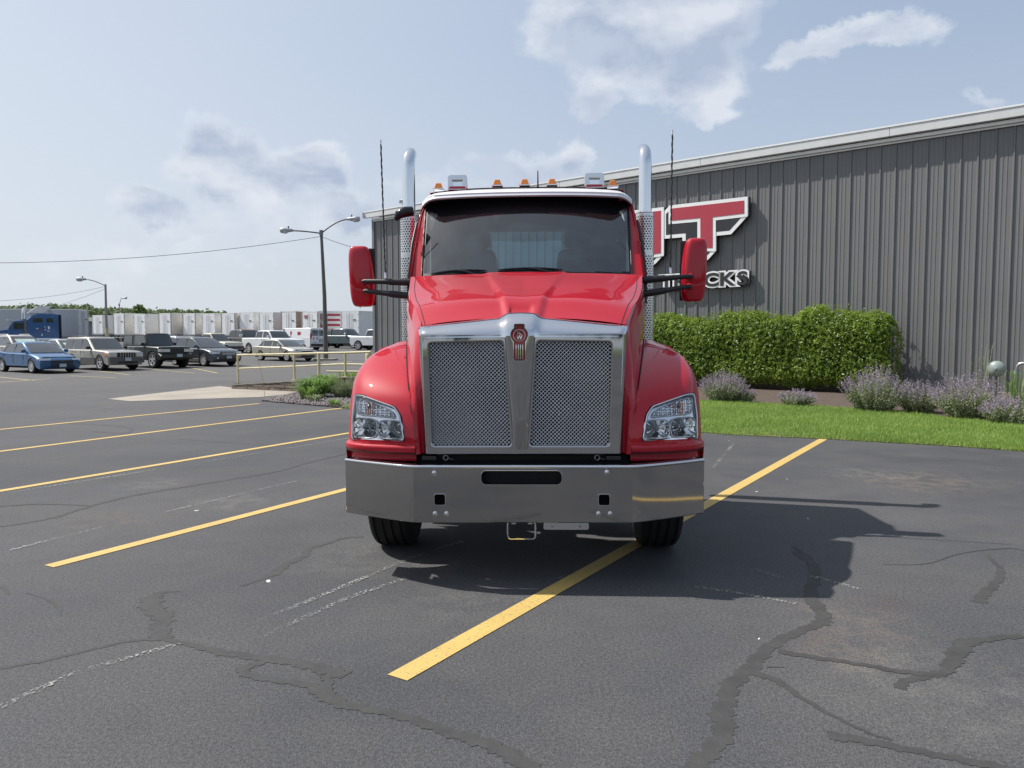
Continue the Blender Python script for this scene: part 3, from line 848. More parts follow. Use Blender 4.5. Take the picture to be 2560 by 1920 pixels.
    for y, h_ in ((1.12,.14),(5.2,.2),(6.5,.2)): m = MB(); m.box((0,y,.51),(1.5,.18,h_)); P('axle', m, black, bevel=.02)
    m = MB(); m.box((0,5.85,1.14),(.9,1.0,.06)); P('fifth_wheel', m, black, bevel=.02)
    tyre = MB(); hw_ = .155; rr = .525
    prof = [(.30,-hw_*.8),(.36,-hw_*.95),(.44,-hw_),(.495,-hw_*.96),(.515,-hw_*.86),(rr,-hw_*.72)]
    for g_ in (-.42,-.14,.14,.42): prof += [(rr, (g_-.05)*hw_*1.5),(rr-.014,(g_-.035)*hw_*1.5),(rr-.014,(g_+.035)*hw_*1.5),(rr,(g_+.05)*hw_*1.5)]
    prof += [(rr,hw_*.72),(.515,hw_*.86),(.495,hw_*.96),(.44,hw_),(.36,hw_*.95),(.30,hw_*.8)]
    tyre.lathe(prof, 56, Matrix.Rotation(R(90),3,'Y')); tm = tyre.mesh('tyre', rubber, 35)
    hub = MB(); hub.lathe([(.30,.10),(.285,.13),(.27,.10),(.26,-.02),(.12,.02),(.11,.09),(.0001,.10)], 28, Matrix.Rotation(R(90),3,'Y')); hm = hub.mesh('rim', chrome, 35)
    for (x, y) in [(-1.03,1.12),(1.03,1.12)]+[(sx*q, y) for sx in (-1, 1) for q in (.90, 1.14) for y in (5.2, 6.5)]:
        w = bpy.data.objects.new('wheel', tm); COL.objects.link(w); w.parent = T; w.location = (x, y, .525)
        o = bpy.data.objects.new('rim', hm); COL.objects.link(o); o.parent = w
        if x < 0: o.rotation_euler = (0,0,math.pi)
    # inner wheel well so the arch is not see-through
    for s in (-1, 1):
        m = MB(); m.grid([[(s*x, 1.12+.62*math.cos(a), .53+.62*math.sin(a)) for x in (.70, 1.22)] for a in [R(180*k/16) for k in range(17)]]); P('wheel_well', m, black)
    m = MB(); m.box((0,.9,1.25),(1.3,.9,.8)); P('engine', m, dark, bevel=.05)
    return T
wire_m = mat('wire_steel', (.80,.80,.82), .14, .95, var=.08, vs=6)
stack_m = chrome_mat('stack_chrome', (.78,.80,.82), .06, .02, 4)
frame_m = chrome_mat('frame_chrome_darkened', (.46,.46,.465), .03, .015, 3)  # chrome darkened to paint in dark reflections of people and vehicles not built
silverh = mat('lamp_housing', (.93,.94,.95), .20, .9, var=.03)
reflector = mat('lamp_reflector', (.95,.96,.97), .06, .97, var=.05)
dark_chrome = mat('dark_metal', (.16,.165,.18), .3, .9, var=.1)
amber_dull = mat('amber_insert', (.75,.22,.06), .3, coat=.6, var=.2, vs=40)
carglass = mat('vehicle_glass', (.022,.028,.032), .06, coat=.6, var=.2, spec=.9)
frit_reflect = mat('glass_border_reflection', (.008,.008,.010), .35, var=.1, spec=.3)  # black glass border; its top band also paints in the visor's dark reflection
visor_m = mat('visor_metal', (.82,.84,.87), .28, .15, var=.03)
mirror_m = mat('mirror_glass', (.85,.87,.9), .03, 1.0, var=.02)
chrome_soft = mat('shield_steel', (.70,.70,.70), .22, .9, var=.12, vs=6)
plastic_white = mat('white_plastic', (.7,.7,.68), .45, var=.08)
truck = build_truck()
# ================================================================== GROUND
def asphalt_mat():
    m = bpy.data.materials.new('asphalt'); m.use_nodes = True; t = NT(m.node_tree); b = t.n['Principled BSDF']
    tc = t.add('ShaderNodeTexCoord').outputs['Object']
    big = t.noise(tc, .16, 5, .6); mid = t.noise(tc, .9, 6, .65); fine = t.noise(tc, 55, 3, .7); agg = t.noise(tc, 150, 2, .6)
    st = t.add('ShaderNodeMapping', i={'Vector': tc, 'Scale': (.12, 1.0, 1), 'Rotation': (0,0,R(-12))}).outputs[0]
    streak = t.noise(st, .9, 6, .65)
    # nearer lot is fresher and darker; the far lot worn paler
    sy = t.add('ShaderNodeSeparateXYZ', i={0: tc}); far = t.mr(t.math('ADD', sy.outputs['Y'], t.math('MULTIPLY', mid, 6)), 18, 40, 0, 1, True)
    c = t.mix(t.mr(big, .35, .65), (.058,.060,.066), (.098,.098,.102))
    c = t.mix(t.math('MULTIPLY', t.mr(t.noise(tc, 2.6, 6, .7), .45, .72), .35), c, (.052,.052,.056))
    c = t.mix(t.math('MULTIPLY', t.mr(mid, .42, .75), .45), c, (.125,.121,.115))
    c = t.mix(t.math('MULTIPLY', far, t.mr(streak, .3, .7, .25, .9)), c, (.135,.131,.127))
    brown = t.math('MULTIPLY', t.mr(t.noise(tc, .42, 4, .5), .62, .75), t.mr(t.noise(tc, 3, 5, .7), .4, .65))
    c = t.mix(t.math('MULTIPLY', brown, .38), c, (.15,.115,.085))
    for (u_, v_, r_, cc) in ((1840,1345,.50,(.17,.14,.115)),(1905,1300,.26,(.10,.07,.055)),(1800,1400,.30,(.10,.068,.052)),(1860,1420,.35,(.19,.17,.14)),(1990,1040,.95,(.20,.16,.12)),(1890,1025,.6,(.17,.165,.16)),(505,1085,.55,(.17,.165,.15)),(330,1045,.45,(.18,.172,.155)),(240,1120,.7,(.13,.11,.09)),(960,1225,.35,(.15,.14,.125)),(1010,1300,.5,(.135,.13,.12)),(780,1210,.6,(.14,.132,.12)),(2150,1530,.8,(.15,.145,.135)),(1690,1110,.7,(.12,.115,.11))):
        g_ = G(u_, v_); q_ = t.add('ShaderNodeVectorMath', operation='SUBTRACT', i={0: tc, 1: tuple(g_)}).outputs[0]
        ln = t.add('ShaderNodeVectorMath', operation='LENGTH', i={0: q_}).outputs['Value']
        mk = t.math('MULTIPLY', t.mr(ln, r_*1.15, r_*.25, 0, 1, True), t.mr(t.noise(tc, 5.5, 6, .72), .42, .62))
        c = t.mix(t.math('MULTIPLY', mk, .42), c, cc)
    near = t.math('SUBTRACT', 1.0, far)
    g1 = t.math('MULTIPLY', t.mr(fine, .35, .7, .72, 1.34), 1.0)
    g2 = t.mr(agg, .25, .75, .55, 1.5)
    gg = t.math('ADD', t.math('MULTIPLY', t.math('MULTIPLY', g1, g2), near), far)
    c = t.add('ShaderNodeVectorMath', operation='SCALE', i={0: c, 'Scale': gg}).outputs[0]
    # pale exposed aggregate
    vo = t.add('ShaderNodeTexVoronoi', i={'Vector': tc, 'Scale': 70}); 
    spk = t.math('MULTIPLY', t.math('LESS_THAN', vo.outputs['Distance'], .16), t.mr(t.noise(tc, 1.1, 6, .7), .60, .72))
    c = t.mix(t.math('MULTIPLY', spk, .7), c, (.42,.40,.35))
    t.l.new(c, b.inputs['Base Color']); b.inputs['Roughness'].default_value = .78; b.inputs['Specular IOR Level'].default_value = .22
    t.l.new(t.mr(mid, .4, .7, .70, .88), b.inputs['Roughness'])
    h = t.math('ADD', t.math('MULTIPLY', fine, .5), t.math('MULTIPLY', t.noise(tc, 110, 2, .6), .7))
    bp = t.add('ShaderNodeBump', i={'Strength': .75, 'Distance': .009, 'Height': h}); t.l.new(bp.outputs[0], b.inputs['Normal'])
    return m
asphalt = asphalt_mat()
def paint_mat(name, col, wear, alpha_noise=None):
    m = bpy.data.materials.new(name); m.use_nodes = True; t = NT(m.node_tree); b = t.n['Principled BSDF']
    tc = t.add('ShaderNodeTexCoord').outputs['Object']
    c = t.mix(t.mr(t.noise(tc, 1.6, 5, .6), .3, .7), tuple(x*.86 for x in col), col)
    w = t.math('MULTIPLY', t.mr(t.noise(tc, 70, 4, .75), .55, .66), wear)
    c = t.mix(w, c, (.10,.095,.08)); t.l.new(c, b.inputs['Base Color']); b.inputs['Roughness'].default_value = .6
    bp = t.add('ShaderNodeBump', i={'Strength': .4, 'Distance': .006, 'Height': t.noise(tc, 80, 3, .6)}); t.l.new(bp.outputs[0], b.inputs['Normal'])
    if alpha_noise:
        a = t.math('MULTIPLY', t.math('GREATER_THAN', t.noise(tc, 60, 3, .7), alpha_noise), t.mr(t.noise(tc, 1.1, 3, .6), .38, .6))
        t.l.new(a, b.inputs['Alpha'])
    return m
yellow = paint_mat('line_yellow', (.60,.42,.13), .75)
yellow_old = paint_mat('line_yellow_pale', (.50,.40,.17), .55)
white_worn = paint_mat('worn_white', (.42,.42,.38), .3, .55)
concrete = mat('concrete', (.30,.268,.222), .85, var=.14, vs=.8, bump=.2, bs=20)
grass_soil = mat('grass_soil', (.07,.085,.025), .95, var=.3, vs=2, bump=.3)
mulch = mat('mulch', (.085,.062,.05), .95, var=.4, vs=14, bump=.7, bs=30)
field_m = mat('field', (.08,.10,.035), .95, var=.3, vs=.05)

m = MB(); ys = [-120,-60,-30,-8,0,4,8,12,16,20,24,28,32,36,44,52,60,70,80,95,110,130,157,158]
m.grid([[(x, y, gz(y)) for x in (-170,-90,-45,-20,-10,-4,0,4,10,20,45)] for y in ys], flip=True)
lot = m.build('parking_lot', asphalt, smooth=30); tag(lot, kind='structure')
m = MB(); m.grid([[(x, y, z) for x in (-1500,-170.0,45.0,1500)] for y, z in ((-900,-.3),(-120,-.06),(36,-.06),(158,1.54),(300,1.6),(1600,1.6))], flip=True)
fld = m.build('field', field_m); tag(fld, kind='structure')

def ribbon(pts, w, z, mt, name, parent=lot, jit=0.0, n=None):
    """flat strip through ground points; w may vary"""
    P_ = cr([(p.x, p.y, 0) for p in pts], n or max(2, (len(pts)-1)*10+1)) if len(pts) > 2 else [pts[0], pts[1]]
    ww = w if isinstance(w, (list, tuple)) else [w]*len(pts)
    A, B = [], []
    for i, p in enumerate(P_):
        t = (P_[min(i+1, len(P_)-1)]-P_[max(i-1, 0)]); t.z = 0; t.normalize(); nn = Vector((-t.y, t.x, 0))
        f = i/(len(P_)-1)*(len(ww)-1); k = min(int(f), len(ww)-2) if len(ww) > 1 else 0
        wd = lerp(ww[k], ww[min(k+1, len(ww)-1)], f-k)/2
        ja, jb = (jit*wd*(.7*math.sin(i*.33+q)+.5*math.sin(i*.71+q*2.7)+.35*math.sin(i*1.3+q*5)) for q in (.3, 4.1))
        A.append(Vector((p.x+nn.x*(wd+ja), p.y+nn.y*(wd+ja), gz(p.y)+z))); B.append(Vector((p.x-nn.x*(wd+jb), p.y-nn.y*(wd+jb), gz(p.y)+z)))
    mb = MB(); mb.grid([A, B], flip=False); return mb.build(name, mt, parent)
# yellow stall lines, each a part of the lot
def line(a, b, w, mt=yellow, ends=True):
    A, B = (G(*a) if a[1] > 771 else GS(*a)), (G(*b) if b[1] > 771 else GS(*b))
    return ribbon([A, B], w, .004, mt, 'parking_line')
line((858,1465),(1778,949), .125); line((106,1224),(800,1044), .115)
ribbon([Vector((2.20,1.80,0)), Vector((9.9,13.6,0))], .115, .004, yellow, 'parking_line'); line((-60,1071),(830,923), .115); line((-60,983),(775,877), .115); line((-60,934),(560,872), .115)
for a, b in (((-30,812),(75,822)),((0,826),(110,818)),((150,812),(250,816)),((330,800),(420,806)),((215,803),(280,810)),((545,795),(645,790)),((405,796),(470,806)),((700,792),(760,786))):
    line(a, b, .11, yellow_old)
ribbon([G(2005,838), G(2030,842)], .1, .004, yellow_old, 'parking_line') if 0 else None
# worn white traces
for pts in ([(0,1530),(180,1450),(390,1392)],[(470,1375),(640,1310),(880,1210),(1000,1170)],[(0,1068),(380,1008),(760,946)],[(20,1190),(300,1120),(640,1040)],[(560,1380),(760,1290),(880,1250)],
            [(1220,1095),(1300,1110)],[(1500,1268),(1640,1290),(1720,1306)],[(1620,1228),(1690,1250)],[(1540,1012),(1585,960)],[(1750,1245),(1860,1275)],[(0,905),(240,880)]):
    ribbon([G(*p) for p in pts], .045, .006, white_worn, 'worn_trace', jit=.2)
# tar sealed cracks
def zl(pts): return [(x*.5, 1261.4+.5*y) for x, y in pts]
def zr(pts): return [(1106+.5*x, 1192.3+.5*y) for x, y in pts]
def zt(pts): return [(x*.3515, 864+y*.3515) for x, y in pts]
cracks = [
 (zl([(-120,385),(0,363),(200,330),(400,282),(560,247),(705,236)]), [.045,.045,.03,.03,.035,.05]),
 (zl([(780,32),(700,38),(655,65),(662,110),(705,140),(690,190),(705,240)]), [.01,.05,.13,.12,.12,.10,.10]),
 (zl([(700,236),(850,270),(980,300),(1150,322),(1300,345),(1420,375),(1495,395)]), [.04,.05,.07,.07,.08,.10,.09]),
 (zl([(1180,325),(1110,345),(1045,372),(1090,400),(1200,418),(1330,438),(1400,478),(1480,520),(1650,552),(1800,592),(1950,645),(2100,690),(2212,745),(2330,830)]), [.05,.06,.06,.05,.05,.055,.09,.07,.06,.06,.07,.08,.08,.08]),
 (zl([(1400,395),(1420,430),(1400,480)]), [.05,.045,.06]),
 (zr([(1215,0),(1300,55),(1308,110),(1290,180),(1325,240),(1348,290),(1300,320),(1180,370),(1090,430),(1030,500),(945,575),(930,640),(905,700),(915,780),(850,870),(780,940),(700,1040)]), [.05,.07,.07,.08,.08,.09,.07,.07,.08,.08,.09,.08,.10,.09,.08,.08,.08]),
 (zr([(1340,312),(1375,318)]), [.05,.03]),
 (zr([(1040,520),(1150,560),(1250,630),(1400,715),(1550,785),(1640,812)]), [.06,.05,.03,.025,.02,.015]),
 (zr([(1365,795),(1500,812),(1700,852),(1900,890),(2120,936),(2260,975)]), [.07,.06,.05,.05,.06,.06]),
 (zr([(1150,430),(1300,455),(1500,485),(1700,520),(1860,522),(1910,460),(1960,395),(2050,378),(2212,362)]), [.06,.05,.04,.05,.05,.09,.10,.06,.05]),
 (zr([(1860,528),(1760,545),(1695,560),(1675,592)]), [.05,.05,.05,.06]),
 (zr([(2050,10),(2112,80),(2085,140),(2040,180),(2012,218)]), [.02,.05,.06,.07,.08]),
 (zr([(1100,497),(1180,500)]), [.012,.004]),
 (zt([(-40,785),(300,730),(550,655),(800,592),(1100,540),(1400,492),(1700,440),(1900,385),(2130,330)]), [.05]*9),
 (zt([(-20,655),(250,640),(550,650)]), [.04,.04,.03]),
 (zt([(1100,240),(1300,256),(1650,275)]), [.035]*3),
 (zt([(1480,1145),(1600,1100),(1690,1065),(1760,1010),(1870,960),(1900,915),(2000,885),(2110,850),(2230,842)]), [.03,.05,.09,.07,.06,.06,.05,.04,.04]),
 (zt([(570,195),(760,205),(810,180),(700,160),(420,145)]), [.06,.05,.04,.04,.03]),
 ([(1712,1180),(1745,1205),(1760,1240),(1750,1290),(1765,1315)], [.03,.06,.07,.06,.07]),
 ([(1905,1220),(2000,1218),(2080,1195),(2180,1185),(2230,1195)], [.006,.01,.012,.02,.03]),
 (zl([(-40,10),(10,12),(40,45)]), [.03,.03,.01]), (zl([(110,38),(200,65),(250,100),(262,140)]), [.008,.02,.025,.008]),
]
for k, (pts, w) in enumerate(cracks):
    P_ = [G(*p) for p in pts]
    ribbon(P_, w, .0016+.0002*(k % 5), asphalt_seal, 'crack_seal', jit=.28, n=(len(pts)-1)*26+1)
for (u, v, r) in ((1640,1380,.02),(425,1103,.04),(580,1255,.05),(1635,1062,.03),(1745,1120,.02),(1190,1075,.02),(1650,889,.05),(1700,1035,.02),(1575,952,.02)):
    p = G(u, v); m = MB(); m.lathe([(.0001,.004),(r*.42,.0035),(r*.6,.0)], 7, c=(0,0,0)); o = m.build('pale_leaf' if r > .03 else 'pebble', plastic_white if r < .03 else leaf_pale if 'leaf_pale' in globals() else plastic_white, loc=p)
    o.scale = (1, .5, 1); o.rotation_euler = (0, 0, random.random()*3)
    tag(o, {1640:'pale pebble below the truck shadow, beside the wide sealed crack',425:'white plastic sliver between the left yellow lines',580:'pale tuft near the left front tyre',1635:'tiny pale scrap right of the yellow line near the lawn',1745:'tiny pale scrap between the stack shadows',1190:'white fleck beside the license bracket',1650:'pale dry leaf on the lawn edge',1700:'small yellow leaf on the asphalt near the lawn'}.get(u,'pale fleck at the edge of the asphalt right of the truck'), 'debris')

# ---- lawn, bed
edge_lo = [(1380,925),(1517,934),(1600,940),(1778,948),(1900,955),(2060,964),(2212,975),(2400,988),(2700,1012)]
edge_hi = [(1380,866),(1520,870),(1640,876),(1776,884),(1900,893),(2050,908),(2212,927),(2400,950),(2700,985)]
EL = [G(*p) for p in edge_lo]; EH = [G(*p) for p in edge_hi]
A = cr(EL, 50); B = cr(EH, 50)
m = MB(); m.grid([[Vector((p.x, p.y, .002)) for p in A], [a.lerp(b, .06)+Vector((0,0,.03)) for a, b in zip(A, B)], [Vector((p.x, p.y, .035)) for p in B]])
lawn = m.build('lawn', grass_soil); tag(lawn, kind='structure')
# ================================================================== BUILDING
C0 = G(812, 802); C1 = G(2212, 862)
wd = (C1-C0); wd.z = 0; WLEN = wd.length; wd.normalize(); wn = Vector((wd.y, -wd.x, 0))     # towards the camera
if wn.y > 0: wn = -wn
def on_wall(u, v, off=0.0):
    d = ray(u, v); o = Vector((0,0,H)); p0 = C0+wn*off
    t = (p0-o).dot(wn)/d.dot(wn); p = o+d*t; q = p-p0
    return q.dot(wd), p.z
WL = 34.5; EAVE = 7.40
steel_wall = mat('grey_wall_steel', (.160,.162,.163), .42, .0, var=.06, vs=.6, coat=.15, rvar=.1)
trim_m = mat('eave_trim', (.85,.86,.85), .4, .1, var=.05)
trim_dark = mat('eave_fascia', (.66,.67,.66), .4, .1, var=.05)
bld = empty('steel_building', C0); tag(bld, 'long charcoal metal-sided building with white eave behind the red truck', 'building')
angw = math.atan2(wd.y, wd.x); bld.rotation_euler = (0, 0, angw)      # local x along wall, local -y towards the viewer
sgn = -1 if (Matrix.Rotation(-angw, 3, 'Z') @ wn).y < 0 else 1
pitch = .42
def prof(n):
    out = []
    for k in range(n):
        x = k*pitch
        out += [(x, 0), (x+.012, 0), (x+.030, .036), (x+.062, .036), (x+.080, 0)]
        for q in (.175, .285): out += [(x+q, 0), (x+q+.010, .008), (x+q+.035, .008), (x+q+.045, 0)]
    out.append((n*pitch, 0)); return out
pp = prof(3); pm = MB(); pm.grid([[(x, sgn*(y+.001), z) for z in (.10, EAVE)] for x, y in pp])
pmesh = pm.mesh('wall_panel', steel_wall); npan = int(WL/(3*pitch))+1
for k in range(npan):
    o = bpy.data.objects.new('wall_panel', pmesh); COL.objects.link(o); o.parent = bld; o.location = (k*3*pitch, 0, 0)
WL = npan*3*pitch
m = MB(); m.box((WL/2, -sgn*.12, EAVE/2),(WL, .2, EAVE)); m.box((WL/2, -sgn*9, EAVE/2+.3),(WL-.1, 17.5, EAVE)); m.build('wall', steel_wall, bld)
m = MB(); m.box((WL/2, sgn*.03, .08),(WL, .10, .16)); m.build('foundation', concrete, bld)
m = MB()
m.add([(0,-sgn*17.9,EAVE+1.6),(WL,-sgn*17.9,EAVE+1.6),(WL,sgn*.30,EAVE+.40),(0,sgn*.30,EAVE+.40)],[(0,1,2,3)])
m.build('roof', trim_m, bld)
m = MB(); m.box((WL/2-.15, sgn*.24, EAVE+.385),(WL+.5, .22, .05)); m.build('gutter_top', trim_m, bld)
for k in range(6):
    m = MB(); L_ = (WL+.5)/6; m.box((-.4+L_*(k+.5), sgn*.26, EAVE+.23),(L_-.006, .14, .26)); m.build('gutter', trim_dark, bld, bevel=.012)
m = MB(); m.box((WL/2, sgn*.10, EAVE+.035),(WL, .16, .09)); m.build('eave_trim', trim_m, bld)
m = MB(); m.box((WL/2, sgn*.06, EAVE-.045),(WL, .04, .05)); m.build('eave_shadow_trim', trim_m, bld)
m = MB(); m.box((-.03, sgn*.03, EAVE/2),(.16, .10, EAVE)); m.build('corner_trim', steel_wall, bld)
m = MB(); m.box((-.42, sgn*.30, EAVE+.25),(.07, .26, .28), taper=1.15); m.build('gutter_end_cap', trim_m, bld)
# roof vent above the far corner
tv, zv = 0, 0
pv = WD(873, 437, 38.5); vt = empty('roof_vent', (pv.x, pv.y, pv.z)); tag(vt, 'small round metal vent cap on the roof edge behind the left exhaust stack', 'vent')
m = MB(); m.lathe([(.10,-.75),(.10,.0)], 12); m.build('pipe', dark_chrome, vt, smooth=40); m = MB(); m.lathe([(.0001,.14),(.2,.12),(.25,.03),(.25,-.03),(.12,-.06)], 16); m.build('cap', dark_chrome, vt, smooth=40)
# ---- sign: letters on the wall
sred = mat('sign_red', (.42,.035,.06), .4, coat=.3, var=.04); swhite = mat('sign_white', (.85,.86,.85), .4, var=.04); sblack = mat('sign_black', (.022,.023,.025), .4, coat=.2, var=.05)
def inv(pts): return [on_wall(u, v, .30) for u, v in pts]
def solid(name, poly, d0, d1, mt, parent):
    mb = MB(); mb.prism(poly, lambda a, b, d: (a, sgn*d, b), d0, d1); return mb.build(name, mt, parent, normals=True)
def offset_poly(poly, k):
    n = len(poly); area = sum(poly[i-1][0]*poly[i][1]-poly[i][0]*poly[i-1][1] for i in range(n)); s = 1 if area > 0 else -1; out = []
    for i in range(n):
        p0, p1, p2 = Vector(poly[i-1]), Vector(poly[i]), Vector(poly[(i+1) % n])
        n1 = Vector(((p1-p0).y, -(p1-p0).x)).normalized()*s; n2 = Vector(((p2-p1).y, -(p2-p1).x)).normalized()*s
        mm = n1+n2; L_ = mm.length; mm = mm/L_ if L_ > 1e-4 else n1; c = max(.35, mm.dot(n1)); out.append(tuple(p1+mm*(k/c)))
    return out
z6 = lambda x, y: ((1580+x*.28933)*.864, (420+y*.28933)*.864)
# silhouettes read off the wall
T_all = inv([z6(*p) for p in ((322,325),(1000,245),(1000,408),(852,572),(725,585),(725,712),(655,790),(560,850),(432,850),(432,598),(262,612),(262,385))])
T_red = inv([z6(*p) for p in ((340,350),(968,280),(968,392),(695,425),(695,690),(590,690),(590,432),(340,455))])
def straighten(poly, ref=None): return poly
root_l = lambda nm: empty(nm, C0, angw)
lt = root_l('sign_letter'); tag(lt, 'large red letter T with white outline and black block shade on the grey wall', 'sign letter', 'raised letters of the wall sign')
solid('back_block', T_all, .06, .24, sblack, lt)
solid('outline_face', T_all, .24, .27, swhite, lt)
solid('shade_face', offset_poly(T_all, -.13), .27, .275, sblack, lt)
solid('red_border', offset_poly(T_red, .115), .275, .285, swhite, lt)
solid('red_face', T_red, .285, .295, sred, lt)
I_all = inv([z6(*p) for p in ((20,365),(272,338),(272,745),(205,820),(-20,990),(-90,990),(-90,375))])
I_red = inv([z6(*p) for p in ((20,395),(248,368),(248,735),(60,765),(20,765))])
l2 = root_l('sign_letter'); tag(l2, 'red slab letter with white outline, half hidden behind the right exhaust stack', 'sign letter', 'raised letters of the wall sign')
solid('back_block', I_all, .06, .24, sblack, l2); solid('outline_face', I_all, .24, .27, swhite, l2)
solid('shade_face', offset_poly(I_all, -.13), .27, .275, sblack, l2)
solid('red_border', offset_poly(I_red, .115), .275, .285, swhite, l2); solid('red_face', I_red, .285, .295, sred, l2)
# TRUCKS
b0 = on_wall(1612, 612, .3); b1 = on_wall(1612, 586, .3)
cap_h = (on_wall(1600, 588, .3)[1]-on_wall(1600, 616, .3)[1]); xr = on_wall(1612, 600, .3)[0]; zb = on_wall(1600, 614, .3)[1]
sz = cap_h/.70
adv = []
x = 0
widths = {}
for ch in 'TRUCKS':
    vs, fs = text2d(ch, sz, .02*sz); widths[ch] = (min(v[0] for v in vs), max(v[0] for v in vs))
tot = 0; place = []
for ch in 'TRUCKS':
    w0, w1 = widths[ch]; place.append((ch, tot-w0)); tot += (w1-w0)+.10*sz
xl = on_wall(1424, 600, .3)[0]; SX = (xr-xl)/(tot-.10*sz); x0 = xl
for ch, dx in place:
    word = {'T':'first','R':'second','U':'third','C':'fourth','K':'fifth','S':'last'}[ch]
    l3 = root_l('sign_letter'); tag(l3, f'small black letter {ch} with white outline, {word} letter of TRUCKS', 'sign letter', 'raised letters of the wall sign')
    for nm, off, d0, d1, mt in (('letter_block', .125*sz, .06, .20, sblack), ('outline', .12*sz, .20, .22, swhite), ('face', .03*sz, .222, .232, sblack)):
        vs, fs = text2d(ch, sz, off, (d1-d0)/2)
        mb = MB(); mb.add([(x0+(dx+a)*SX, sgn*((d0+d1)/2+c), zb+b) for a, b, c in vs], fs); mb.build(nm, mt, l3)
# mulch bed up to the wall
bedp = [Vector((p.x, p.y, .03)) for p in B]; farp = [C0+wd*(lerp(4, WL, k/49)) for k in range(50)]
# far side: points on the wall base
m = MB(); m.grid([[p for p in bedp], [Vector((p.x, p.y, .045)) for p in farp]]); bed = m.build('mulch_bed', mulch); tag(bed, kind='structure')
# ---- gas meter
gp = G(2150, 855)+wn*0; tq = on_wall(2150, 850, .6)[0]; gp = C0+wd*tq+wn*.55; gp.z = 0
gas = empty('gas_regulator', gp, angw); tag(gas, 'round grey gas regulator dish on a pipe beside the wall', 'gas regulator')
meter_m = mat('meter_grey', (.24,.29,.28), .4, var=.1)
zc_ = .82
m = MB(); Mx = Matrix.Rotation(R(90)*(1 if sgn < 0 else -1), 3, 'X'); m.lathe([(.0001,.16),(.04,.15),(.05,.11),(.10,.10),(.16,.06),(.205,.03),(.215,.0),(.20,-.03),(.08,-.09),(.0001,-.10)], 28, Mx, (0,0,zc_)); m.build('dish', meter_m, gas, smooth=40)
for (dx, h_) in ((0,.62),):
    m = MB(); m.tube([(dx,0,0),(dx,0,.64)], .03, 10); m.build('riser', dark_chrome, gas, smooth=60)
gp2 = empty('gas_pipe', gp+wd*.45, angw); tag(gp2, 'grey gas pipe with an elbow running along the wall at the right edge', 'pipe')
m = MB(); m.tube([(0,0,0),(0,0,.80),(.02,0,.92),(.10,0,.98),(.22,0,.985),(1.6,0,.985)], .04, 10); m.build('pipe', brushed, gp2, smooth=60)
m = MB(); m.lathe([(.058,.68),(.058,.78)], 12); m.build('coupling', meter_m, gp2, smooth=40)

# ================================================================== PLANTS
def leaf_mat(name, c1, c2, rough=.5, trans=.35, scale=2.0):
    m = bpy.data.materials.new(name); m.use_nodes = True; t = NT(m.node_tree)
    for n in list(t.n): t.n.remove(n)
    out = t.add('ShaderNodeOutputMaterial'); tc = t.add('ShaderNodeTexCoord').outputs['Object']
    f1 = t.mr(t.noise(tc, scale, 3, .6), .35, .65); f2 = t.noise(tc, 30, 2, .5); f = t.math('ADD', t.math('MULTIPLY', f1, .5), t.math('MULTIPLY', t.mr(f2, .3, .7), .5))
    c = t.mix(f, c1, c2)
    pb = t.add('ShaderNodeBsdfPrincipled', i={'Base Color': c, 'Roughness': rough, 'Specular IOR Level': .4})
    tr = t.add('ShaderNodeBsdfTranslucent', i={'Color': t.mix(.5, c, tuple(min(1, x*1.6) for x in c2))})
    mx = t.add('ShaderNodeMixShader', i={0: trans, 1: pb.outputs[0], 2: tr.outputs[0]}); t.l.new(mx.outputs[0], out.inputs[0]); return m
hedge_leaf = leaf_mat('hedge_leaf', (.06,.12,.014), (.27,.37,.055), .42, .35, 1.2)
grass_leaf = leaf_mat('grass_leaf', (.12,.225,.035), (.31,.43,.10), .55, .35, .7)
lily_leaf = leaf_mat('lily_leaf', (.08,.17,.03), (.20,.32,.07), .45, .3)
mint_leaf = leaf_mat('catmint_leaf', (.15,.19,.09), (.30,.34,.19), .7, .25)
mint_flower = leaf_mat('catmint_flower', (.21,.165,.235), (.40,.34,.40), .7, .25, 9)
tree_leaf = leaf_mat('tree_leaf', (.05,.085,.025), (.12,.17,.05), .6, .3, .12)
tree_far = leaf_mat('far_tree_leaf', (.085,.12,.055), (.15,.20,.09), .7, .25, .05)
bark = mat('bark', (.09,.075,.06), .9, var=.3, bump=.5)
def mesh_np(name, V, Fq, mt, parent=None, k=4):
    me = bpy.data.meshes.new(name); nv, nf = len(V), len(Fq)
    me.vertices.add(nv); me.vertices.foreach_set('co', V.astype(np.float32).ravel())
    me.loops.add(nf*k); me.loops.foreach_set('vertex_index', Fq.astype(np.int32).ravel())
    me.polygons.add(nf); me.polygons.foreach_set('loop_start', np.arange(0, nf*k, k, dtype=np.int32)); me.polygons.foreach_set('loop_total', np.full(nf, k, dtype=np.int32))
    me.materials.append(mt); me.update(calc_edges=True)
    o = bpy.data.objects.new(name, me); COL.objects.link(o)
    if parent: o.parent = parent
    return o
